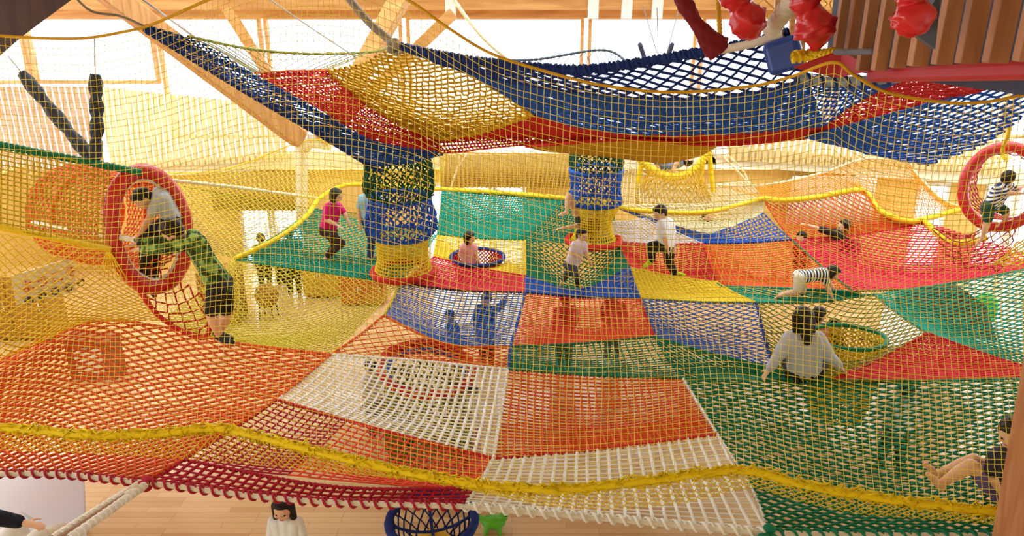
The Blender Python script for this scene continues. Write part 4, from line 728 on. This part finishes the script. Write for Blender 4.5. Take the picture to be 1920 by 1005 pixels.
    if pants is not None:
        c = MB(); c.cap(P['hL']*.8+hm_*.2, P['hR']*.8+hm_*.2, .068*H*fat, .068*H*fat).cap(hm_, hm_+(sm-hm_)*.2, .066*H*fat, .06*H*fat)
        for s in 'LR':
            H_, K_, A_ = P['h'+s], P['k'+s], P['a'+s]
            c.cap(H_, H_+(K_-H_)*min(legs*2, 1), .068*H*fat, .05*H*fat)
            if legs > .5: c.cap(K_, K_+(A_-K_)*min((legs-.5)*2, .95), .047*H*fat, .036*H*fat)
        if skirt: c.cap(hm_, (P['kL']+P['kR'])/2, .07*H, .12*H)
        remesh(c, vox*1.1, 'skirt' if skirt else 'trousers' if legs > .6 else 'shorts', pants, root, 4)
    if shoe is not None:
        for s in 'LR':
            A_ = P['a'+s]; T_ = P.get('t'+s); T_ = A_+U(f*np.array([1, 1, 0])+.001)*.09*H+np.array([0, 0, -.02*H]) if T_ is None else T_; foot = U(T_-A_); c = MB(); c.cap(A_-foot*.02*H+np.array([0, 0, .01*H]), A_+foot*.055*H, .029*H, .029*H).cap(A_+foot*.05*H, A_+foot*.12*H, .028*H, .02*H); remesh(c, vox, 'sock', shoe, root, 2)
    if hair:
        c = MB(); c.ell(at_(0, -.22, .24), (h*.86, h*.92, h*.9), 20, 14, R).ell(at_(0, .3, .72), (h*.62, h*.45, h*.32), 16, 10, R).ell(at_(0, -.55, -.2), (h*.7, h*.42, h*.6), 16, 10, R)
        if hair in ('bob', 'long'):
            for s in (-1, 1): c.cap(at_(s*.66, -.1, .3), at_(s*.76, -.02, -1.35 if hair == 'long' else -.75), h*.36, h*.28)
            c.cap(at_(0, -.5, 0), at_(0, -.5, -.85), h*.68, h*.6)
        if hair == 'long': c.cap(at_(0, -.55, -.8), at_(0, -.62, -2.0), h*.66, h*.42)
        remesh(c, max(vox, h*.07), 'hair', hairm, root, 3)
    if eyes:
        for s in (-1, 1): MB().ell(at_(s*.33, .7, -.02), (h*.12, h*.08, h*.075), 10, 7, R).link('eye', eyem, root, smooth=True)
        MB().ell(at_(0, .68, -.58), (h*.2, h*.07, h*.055), 10, 7, R).link('mouth', lipm, root, smooth=True)
    return root
N8 = (0, -1, -.1)
# --- left ring pair
person('person in green camouflage long sleeves and black shorts leaning into the large red ring', 1.55, dict(head=(322, 432), face=(-.85, -.1, -.55), sL=(368, 452), sR=(352, 446, .25), eL=(312, 466, -.05), eR=(303, 452, .3), wL=(262, 468, .05), wR=(258, 458, .3), hL=(408, 540), hR=(418, 530, .2), kL=(396, 588), kR=(424, 588, .25), aL=(413, 634, .05), aR=(410, 628, .35), tL=(432, 641, -.03), tR=(425, 632, .3)), Y=7.45, shirt=camo, sleeves=1.9, pants=cloth('black', (36, 36, 42)), legs=.42, shoe=cloth('dark', (40, 40, 46)), vox=.0075, hh=6.4, fat=1.12)
person('person in pale grey T-shirt and dark trousers bent over inside the large red ring', 1.35, dict(head=(268, 374), face=(-.5, -.6, -.7), sL=(298, 372), sR=(305, 360, .25), eL=(280, 410, -.05), eR=(322, 395, .2), wL=(262, 440), wR=(330, 420, .2), hL=(322, 415, .1), hR=(330, 405, .3), kL=(272, 440, .05), kR=(290, 470, .2), aL=(272, 535), aR=(286, 545, .15), tL=(270, 552, -.1), tR=(290, 556, 0)), Y=8.0, shirt=cloth('pale_grey', (190, 200, 212)), sleeves=.7, pants=cloth('charcoal', (44, 46, 54)), vox=.0085, shoe=cloth('dark', (40, 40, 46)))
# --- on the net, left to right
person('child in bright pink shirt and dark trousers skipping on the green panel', 1.12, dict(head=(631, 366), face=(.9, -.25, -.25), sL=(614, 388), sR=(634, 386, .15), eL=(612, 412, -.05), eR=(646, 400, .1), wL=(632, 422, -.08), wR=(652, 412, .05), hL=(608, 432), hR=(622, 432, .12), kL=(640, 456, -.05), kR=(628, 460, .12), aL=(614, 480), aR=(612, 484, .15), tL=(604, 490, 0), tR=(606, 494, .1)), Y=10.2, shirt=cloth('pink', (222, 28, 116)), sleeves=.8, pants=cloth('brown_black', (62, 44, 46)), hair='bob', eyes=True)
person('child in light blue T-shirt and jeans standing behind the wide net chimney', 1.15, dict(head=(692, 352), face=(.5, .8, -.1), sL=(678, 372), sR=(708, 370), eL=(673, 395), eR=(716, 395), wL=(675, 418, -.05), wR=(718, 418), hL=(688, 412), hR=(706, 412), kL=(697, 446), kR=(715, 444, .05), aL=(694, 482), aR=(716, 480, .1)), Y=10.25, shirt=cloth('light_blue', (152, 200, 222)), sleeves=.7, pants=cloth('denim', (48, 66, 104)))
person('child in pale pink shirt sitting in the dark blue ringed hole', 1.05, dict(head=(881, 446), face=(.75, -.5, -.2), sL=(869, 463), sR=(888, 462, .1), eL=(864, 480), eR=(893, 478, .05), wL=(872, 492, -.05), wR=(898, 488), hL=(872, 496), hR=(884, 496, .1), kL=(892, 500, .1), kR=(897, 496, .2), aL=(893, 524, .1), aR=(900, 524, .2)), Y=10.3, shirt=cloth('pale_pink', (240, 168, 168)), pants=cloth('brown', (92, 58, 56)), hair='bob')
person('toddler in white and lilac T-shirt and grey trousers running on the green panel', 1.0, dict(head=(1091, 441), face=(.7, -.65, -.15), sL=(1077, 458, -.05), sR=(1095, 458, .05), eL=(1072, 474, -.08), eR=(1098, 474), wL=(1090, 484, -.15), wR=(1105, 487, -.05), hL=(1066, 496), hR=(1078, 496, .08), kL=(1080, 514, -.05), kR=(1064, 514, .1), aL=(1084, 534), aR=(1056, 524, .18), tL=(1092, 539, -.03), tR=(1052, 532, .15)), Y=9.75, shirt=cloth('lilac_white', (236, 220, 236)), sleeves=.7, pants=cloth('slate', (72, 84, 96)), eyes=True)
person('boy in white T-shirt, black trousers and bright green socks stepping over the red panel', 1.22, dict(head=(1237, 400), face=(-.85, -.35, -.35), sL=(1240, 420, -.1), sR=(1256, 418, .12), eL=(1246, 444, -.14), eR=(1262, 440, .12), wL=(1252, 468, -.15), wR=(1264, 460, .05), hL=(1242, 462), hR=(1256, 462, .12), kL=(1221, 462, -.08), kR=(1254, 488, .1), aL=(1223, 488, -.02), aR=(1264, 512, .12), tL=(1214, 495, -.02), tR=(1284, 516, .1)), Y=9.75, shirt=cloth('white', (238, 242, 244)), sleeves=.8, pants=cloth('black', (36, 36, 42)), shoe=cloth('lime_sock', (190, 214, 40)), eyes=True)
person('child in black and lime striped sweater sitting on the far blue panel', 1.05, dict(head=(1325, 406), face=(.45, -.85, .15), sL=(1316, 420), sR=(1336, 419), eL=(1308, 434, -.08), eR=(1349, 430, -.05), wL=(1312, 447, -.15), wR=(1352, 440, -.12), hL=(1316, 446), hR=(1330, 446), kL=(1304, 440, -.2), kR=(1326, 440, -.24), aL=(1306, 455, -.3), aR=(1320, 456, -.35)), Y=11.25, shirt=stripes('lime_stripe', (214, 216, 110), (34, 46, 52), 6.5), sleeves=1.9, pants=cloth('denim', (70, 92, 130)), eyes=True)
person('child in black shirt pointing left behind the pink panel', 1.12, dict(head=(1581, 424), face=(-.9, -.3, .05), sL=(1562, 437, -.1), sR=(1568, 440, .12), eL=(1540, 430, -.12), eR=(1552, 450, .1), wL=(1513, 422, -.14), wR=(1535, 455, .1), hL=(1600, 462), hR=(1605, 462, .12), kL=(1575, 470), kR=(1578, 470, .1), aL=(1600, 478), aR=(1605, 478, .1)), Y=10.72, shirt=cloth('black', (36, 36, 42)), sleeves=1.2, pants=cloth('charcoal', (44, 46, 54)))
person('child whose dark hair just shows over the edge of the pink panel', 1.05, dict(head=(1502, 446), face=(-.6, -.6, 0), sL=(1492, 464), sR=(1512, 464), eL=(1486, 478), eR=(1518, 478), wL=(1490, 488, -.1), wR=(1512, 488, -.1), hL=(1496, 490), hR=(1510, 490), kL=(1494, 492, -.2), kR=(1508, 492, -.2), aL=(1494, 508, -.2), aR=(1508, 508, -.2)), Y=10.72, shirt=cloth('maroon', (110, 40, 50)), pants=cloth('charcoal', (44, 46, 54)))
person('child in black and white striped shirt and cream shorts crawling on the sea green panel', 1.1, dict(head=(1562, 512), face=(.7, -.3, -.55), sL=(1546, 514, -.08), sR=(1544, 512, .12), eL=(1550, 536, -.1), eR=(1556, 532, .12), wL=(1560, 556, -.12), wR=(1566, 550, .1), hL=(1500, 522), hR=(1498, 516, .12), kL=(1494, 548, -.05), kR=(1506, 546, .12), aL=(1468, 552), aR=(1474, 548, .12), tL=(1460, 556, 0), tR=(1464, 552, .12)), Y=9.15, shirt=stripes('bw_stripe', (232, 232, 230), (36, 38, 48), 9, (0, math.pi/2, 0)), sleeves=.7, pants=cloth('cream', (226, 218, 196)), legs=.4, hair='bob', fat=1.12)
person('person with long dark hair in pale grey hoodie sitting on the net, seen from behind', 1.5, dict(head=(1506, 596), face=(0, 1, -.1), sL=(1480, 634), sR=(1534, 634), eL=(1462, 664, -.02), eR=(1553, 666, -.02), wL=(1443, 691, -.05), wR=(1573, 686, -.03), hL=(1492, 700), hR=(1524, 700), kL=(1476, 672, .45), kR=(1542, 672, .45), aL=(1488, 690, .75), aR=(1530, 690, .75)), Y=6.95, shirt=cloth('hoodie', (190, 194, 206)), sleeves=2.0, pants=cloth('black', (36, 36, 42)), hair='long', vox=.0075, hh=6.6, fat=1.12)
person('child in pale pink shirt at the green ringed hole, just beyond the hoodie', 1.05, dict(head=(1537, 590), face=(.8, -.2, -.3), sL=(1526, 614), sR=(1544, 613), eL=(1530, 630, -.05), eR=(1550, 628), wL=(1544, 640, -.1), wR=(1556, 640), hL=(1528, 650), hR=(1542, 650), kL=(1548, 654, .1), kR=(1552, 650, .2), aL=(1545, 680, .1), aR=(1552, 680, .2)), Y=8.25, shirt=cloth('pale_pink', (240, 168, 168)), pants=cloth('brown', (92, 58, 56)), hair='bob')
person('child in navy and white striped T-shirt and green shorts climbing the right red ring', 1.12, dict(head=(1890, 334), face=(.7, .65, -.1), sL=(1872, 352, -.06), sR=(1892, 349, .1), eL=(1890, 362, -.12), eR=(1906, 356, .1), wL=(1908, 362, -.08), wR=(1914, 352, .12), hL=(1852, 388, -.04), hR=(1866, 386, .1), kL=(1852, 414, -.06), kR=(1886, 396, .02), aL=(1842, 444, -.02), aR=(1884, 414, .06), tL=(1836, 452, -.02), tR=(1876, 420, .04)), Y=9.25, shirt=stripes('navy_stripe', (236, 238, 242), (44, 52, 92), 7, (0, .4, 0)), sleeves=.7, pants=cloth('bottle', (48, 82, 66)), legs=.42)
person('boy in dark shirt and purple shorts sitting at the lower right with legs stretched out', 1.32, dict(head=(1896, 812), face=(-.6, -.6, -.3), sL=(1868, 856, -.05), sR=(1912, 852, .1), eL=(1858, 890, -.05), eR=(1925, 880, .1), wL=(1872, 918, -.1), wR=(1915, 915, .05), hL=(1880, 925), hR=(1900, 918, .12), kL=(1820, 872, .0), kR=(1826, 862, .2), aL=(1762, 908, .0), aR=(1756, 890, .2), tL=(1744, 893, 0), tR=(1740, 874, .2)), Y=5.02, shirt=cloth('navy', (44, 46, 60)), sleeves=.8, pants=cloth('purple', (112, 96, 168)), legs=.36, vox=.007, eyes=True)
person('child inside the slim net chimney with a bare leg and arm sticking out', 1.1, dict(head=(1112, 398), face=(-.6, -.6, -.1), sL=(1100, 418, -.03), sR=(1122, 418, .08), eL=(1078, 424, -.12), eR=(1128, 430, .05), wL=(1052, 428, -.3), wR=(1118, 444, 0), hL=(1098, 440, .05), hR=(1112, 440, .1), kL=(1066, 366, -.32), kR=(1118, 452, .1), aL=(1062, 398, -.4), aR=(1116, 470, .15), tL=(1050, 403, -.45), tR=(1116, 475, .1)), Y=10.8, shirt=cloth('maroon', (110, 40, 50)), sleeves=.5, pants=cloth('slate', (72, 84, 96)), legs=.25)
person('child in blue grey clothes curled up in the yellow swing net', 1.05, dict(head=(1290, 300), face=(.5, -.4, .6), sL=(1276, 306), sR=(1278, 300, .15), eL=(1262, 316), eR=(1268, 308, .1), wL=(1254, 322), wR=(1262, 316, .1), hL=(1246, 312), hR=(1248, 306, .15), kL=(1232, 304, -.05), kR=(1272, 298, -.05), aL=(1236, 322, -.05), aR=(1262, 320, -.05)), Y=12.35, shirt=cloth('grey_blue', (120, 134, 160)), sleeves=.6, pants=cloth('blue_grey2', (96, 110, 136)), legs=.5)
# --- on the floor below and beyond
person('girl with long black hair and white top standing on the floor below the red edge', 1.08, stand(540, 5.42, 1.08, 178), shirt=cloth('white', (238, 242, 244)), sleeves=.8, pants=cloth('slate', (72, 84, 96)), hair='long', vox=.0065, hh=5.2, fat=.92, eyes=True)
person('child in blue under the light blue panel, one arm raised high', 1.16, stand(913, 10.0, 1.16, 160, raiseL=True), shirt=cloth('blue', (36, 74, 140)), sleeves=1.8, pants=cloth('brown', (92, 58, 56)))
person('smaller child in blue bending under the light blue panel, arms down', .95, stand(857, 9.9, .95, 120, lean=.1), shirt=cloth('steel_blue', (60, 84, 128)), sleeves=1.8, pants=cloth('brown', (92, 58, 56)))
person('child in white shirt standing under the right half of the large white panel', 1.05, stand(886, 7.5, 1.05, 150), shirt=cloth('white', (238, 242, 244)), sleeves=.8, pants=cloth('rose', (214, 150, 160)))
person('child in pale clothes standing under the left half of the large white panel', 1.05, stand(700, 8.1, 1.05, 60), shirt=cloth('pale', (222, 214, 206)), sleeves=.8, pants=cloth('slate', (72, 84, 96)))
person('child in white top and dark green trousers walking under the big green panel', 1.18, stand(1688, 7.3, 1.18, 15, stride=.05), shirt=cloth('white', (238, 242, 244)), sleeves=.8, pants=cloth('forest', (30, 62, 44)), fat=1.1)
person('person in red standing under the left part of the bright orange red panel', 1.2, stand(1060, 9.9, 1.2, 20), shirt=cloth('dark_red', (150, 30, 34)), sleeves=1.5, pants=cloth('maroon', (110, 40, 50)))
person('person in dark red standing under the right part of the bright orange red panel', 1.15, stand(1150, 10.2, 1.15, 340), shirt=cloth('maroon', (110, 40, 50)), sleeves=1.5, pants=cloth('maroon', (110, 40, 50)))
person('child in dark green standing under the crawling child at right', 1.15, stand(1556, 9.1, 1.15, 200), shirt=cloth('forest', (30, 62, 44)), sleeves=.8, pants=cloth('black', (36, 36, 42)))
for k_, (px, Yp, H_, yw, cl_) in enumerate(((493, 13.0, 1.12, 30, 'olive_far'), (522, 13.3, 1.0, 340, 'grey_far'), (546, 12.8, 1.28, 20, 'teal_far'))):
    person(('leftmost of the three children at the bright glazed doors, in olive', 'middle and shortest of the three children at the glazed doors, in grey', 'rightmost and tallest of the three children at the glazed doors, in dark teal')[k_], H_, stand(px, Yp, H_, yw), shirt=cloth(cl_, ((120, 120, 60), (110, 120, 120), (50, 90, 84))[k_]), sleeves=.8, pants=cloth('charcoal', (44, 46, 54)), vox=.012, group='children at the glazed doors')
person('person in dark sleeves at the lower left reaching over the white table', 1.55, dict(head=(-150, 850), face=(.7, .6, -.4), sL=(-120, 905, -.05), sR=(-90, 905, .1), eL=(-60, 965, -.05), eR=(-20, 968, .08), wL=(-10, 1010, 0), wR=(44, 980, .08), hL=(-130, 1060), hR=(-110, 1060, .15), kL=(-120, 1180), kR=(-100, 1180, .1), aL=(-110, 1320), aR=(-95, 1320, .1)), Y=4.6, shirt=cloth('ink', (28, 30, 50)), sleeves=1.9, pants=cloth('charcoal', (44, 46, 54)), vox=.007, hh=7)
# ============================================================ FURNITURE AND SMALL THINGS
wt_ = mat('white_laminate', (214, 216, 222), rough=.35, spec=.5, var=.02)
tbl = thing('table', 'white topped table below the near left corner of the net', 'table', atz(60, 960, 0)); q = [atz(-200, 868, .72), atz(157, 880, .72), atz(163, 1040, .72), atz(-200, 1040, .72)]
o = MB().quadp(q, (0, 0, -1), .04).link('table_top', wt_, tbl); bevel(o, .01)
for p_ in q: c = p_*.88+sum(q)/4*.12; MB().cap((c[0], c[1], .02), (c[0], c[1], .69), .02, .02).link('leg', steelw, tbl)
lf = MB().quadp([atz(56, 978, .95), atz(42, 962, 1.0), atz(38, 958, 1.06), atz(62, 972, 1.08)], (0, 1, .2), .004).link('folded_leaflet', mat('frosted_paper', (196, 192, 192))); tag(lf, 'pale folded leaflet held by the hand at the lower left', 'leaflet')
for k_, (px, py, sz) in enumerate(((26, 1000, .08), (70, 1012, .085), (112, 994, .075))):
    k = MB(); c = atz(px, py, .86)
    for t_ in range(4): k.ell(c+rng.normal(0, .02, 3), (sz*1.1, sz*.8, sz*.8), 16, 12)
    tag(remesh(k, .01, 'white_bundle', mat('white_cloth', (236, 232, 224)), rg, 5), '', '')
for o in [x for x in bpy.data.objects if x.name.startswith('white_bundle')]:
    i_ = ['white_bundle', 'white_bundle.001', 'white_bundle.002'].index(o.name); bm_ = o.data; bm_.transform(Matrix.Translation(Vector(BASE[rg]))); o.parent = None
    tag(o, ('leftmost of three white wrapped bundles on the white table', 'middle of three white wrapped bundles on the white table', 'rightmost white wrapped bundle on the table beside the brown pole')[i_], 'bundle', 'white bundles on the table')
# green frog-like rider toy
fg = thing('rider_toy', 'bright green animal shaped rider toy on the floor beside the blue net tub', 'toy', atz(928, 985, 0)); gm = mat('toy_green', (92, 190, 44), rough=.35, spec=.5, var=.05); c = atz(925, 978, .1)
k = MB().ell(c, (.13, .09, .07)).ell(c+(.1, 0, .06), (.055, .05, .05)).cap(c+(-.1, 0, .02), c+(-.2, .03, .07), .04, .02)
for a_ in (-1, 1): k.cap(c+(.05, a_*.05, 0), c+(.07, a_*.08, -.085), .03, .022).cap(c+(-.06, a_*.05, 0), c+(-.08, a_*.08, -.085), .03, .022)
o = remesh(k, .008, 'toy_body', gm, fg)
for a_ in (-1, 1): MB().ell(c+(.13, a_*.03, .1), .014).link('eye', eyem, fg, smooth=True)
# welcome board at left
bd = thing('welcome_board', 'white welcome board with red and dark lettering behind the yellow pole at far left', 'sign', at(85, 560, 8.6))
A0, A1, A2, A3 = at(20, 518, 8.4), at(138, 482, 8.9), at(142, 548, 8.9), at(30, 572, 8.4); MB().quadp([A0, A1, A2, A3], (0, 1, .1), .02).link('board', mat('board_white', (226, 222, 206), var=.03), bd)
ex = U(A1-A0); ez = U(np.cross(np.cross(ex, A3-A0), ex)); ez = -ez; ey = np.cross(ez, ex)
def text(s, org, size, m, name='lettering', parent=bd, ex=ex, ez=ez, label=None):
    cu = bpy.data.curves.new(name, 'FONT'); cu.body = s; cu.size = size; cu.extrude = .003; cu.offset = size*.015; o = bpy.data.objects.new('t', cu); COL.objects.link(o)
    dg = bpy.context.evaluated_depsgraph_get(); me = bpy.data.meshes.new_from_object(o.evaluated_get(dg)); bpy.data.objects.remove(o); n_ = np.cross(ex, ez)
    M = Matrix(((ex[0], ez[0], n_[0], org[0]), (ex[1], ez[1], n_[1], org[1]), (ex[2], ez[2], n_[2], org[2]), (0, 0, 0, 1))); me.transform(M); me.transform(Matrix.Translation(-Vector(BASE[parent]))); me.materials.clear(); me.materials.append(m)
    o = bpy.data.objects.new(name, me); COL.objects.link(o); o.parent = parent; 
    if label: o['label'] = label
    return o
text('ようこそ', A0+ex*.06-ez*.24-np.array([0, .02, 0]), .165, mat('sign_red', (200, 70, 60)), label='red Japanese welcome lettering')
k = MB()
for t_ in range(5):
    c = A0+ex*(.1+t_*.15)-ez*.36-np.array([0, .012, 0])+ez*rng.normal(0, .01); 
    V1, Q1 = strands(ringpts(c, .04, ey, 20)[None], .011, ey+.01, 6, True); k.add(V1, Q1.reshape(-1, 4)); k.cap(c-ex*.03, c+ex*.035+ez*.03, .009, .009)
k.link('lettering', mat('sign_dark', (60, 62, 44)), bd)['label'] = 'row of dark rounded characters'
# framed display board and stool seen through the orange net, other floor furniture
ds = thing('display_stand', 'brown framed stand with a white panel seen through the orange net', 'stand', atz(178, 712, 0)); a_, b_ = atz(150, 712, 0), atz(210, 706, 0); x0, x1, y_ = a_[0], b_[0], a_[1]
MB().box((x0-.12, y_, 0), (x1+.12, y_+.3, .62)).link('frame', mat('brown_box', (150, 96, 50)), ds); MB().box((x0+.0, y_-.02, .12), (x1-.02, y_-.002, .5)).link('panel', mat('board_white', (226, 222, 206)), ds)
st = thing('stool', 'small round topped stool with dark legs on the floor seen through the lime net', 'stool', atz(505, 600, 0)); c = atz(505, 596, 0); MB().cap(c+(0, 0, .4), c+(0, 0, .43), .2, .2, 20).link('seat', mat('brown_box', (150, 96, 50)), st)
for t_ in range(4): MB().cap(c+(.13*math.cos(t_*1.57+.7), .13*math.sin(t_*1.57+.7), .38), c+(.17*math.cos(t_*1.57+.7), .17*math.sin(t_*1.57+.7), .01), .014, .014).link('leg', mat('dark_leg', (60, 54, 50)), st)
def cabinet(px0, px1, pyb, hgt, dpt, c, label, n=2, nm_='cabinet'):
    a_, b_ = atz(px0, pyb, 0), atz(px1, pyb, 0); y_ = a_[1]; r_ = thing(nm_, label, nm_, ((a_[0]+b_[0])/2, y_, 0)); m_ = mat('cab_%d_%d_%d' % c, c, rough=.5); o = MB().box((a_[0], y_, .04), (b_[0], y_+dpt, hgt)).link('body', m_, r_); bevel(o, .01)
    wd = (b_[0]-a_[0])/n
    for t_ in range(n):
        o = MB().box((a_[0]+wd*t_+.02, y_-.02, .08), (a_[0]+wd*(t_+1)-.02, y_, hgt-.04)).link('door', m_, r_); k = MB().cap((a_[0]+wd*(t_+.85), y_-.035, hgt*.5), (a_[0]+wd*(t_+.85), y_-.035, hgt*.62), .01, .01).link('handle', steelw, o, loc=BASE[r_])
    return r_
cabinet(380, 448, 612, .95, .5, (150, 104, 48), 'brown cupboard by the wall left of the glazed doors', 2)
cabinet(570, 640, 560, .9, .45, (206, 158, 52), 'ochre low cupboard right of the glazed doors', 2)
cabinet(-30, 100, 640, 1.1, .5, (176, 130, 56), 'tan cupboard at the far left below the welcome board', 2)
cabinet(640, 720, 575, .6, .4, (196, 84, 44), 'low red brown chest under the green panel', 2, 'chest')
# play slide seen at right below the green panel
sd_ = thing('arched_play_block', 'dark brown arched play block on the floor at the right, under the sea green panel', 'play block', atz(1800, 640, 0)); pts = [(1726, 620), (1738, 570), (1770, 545), (1810, 545), (1850, 575), (1870, 640)]
V_ = []; 
for dy in (0, .8):
    for px, py in pts: p_ = at(px, py, 9.6); V_.append((p_[0], 9.6+dy, max(.0, p_[2]-.0)))
n6 = len(pts); link('block', V_, [tuple(range(n6))[::-1], tuple(range(n6, 2*n6))]+[(i, (i+1) % n6, n6+(i+1) % n6, n6+i) for i in range(n6)], mat('rust_brown', (120, 66, 48)), sd_, smooth=False)
ob = MB().ell(atz(1845, 580, .35), (.2, .2, .3), 16, 12); o = ob.link('beanbag', mat('toy_green', (92, 190, 44)), smooth=True); tag(o, 'green bean bag beyond the arched play block at the right', 'bean bag')
mt = MB().quadp([atz(1640, 650, .03), atz(1930, 660, .03), atz(1985, 585, .03), atz(1660, 560, .03)], (0, 0, -1), .025).link('floor_reflection_sheet', mat('reflection_white', (232, 230, 224), var=.03)); tag(mt, 'large white sheet painting window reflection under the sea green panel at right', 'mat')  # white sheet paints the bright window reflection on the floor
mt = MB().quadp([atz(800, 470, .03), atz(1060, 470, .03), atz(1040, 425, .03), atz(820, 425, .03)], (0, 0, -1), .025).link('floor_reflection_sheet', mat('reflection_white', (232, 230, 224), var=.03)); tag(mt, 'white sheet painting window reflection by the back wall behind the two net chimneys', 'mat')  # white colour stands in for bright glazing reflected on the floor
mt = MB().quadp([atz(1455, 905, .03), atz(1640, 905, .03), atz(1620, 760, .03), atz(1480, 760, .03)], (0, 0, -1), .025)
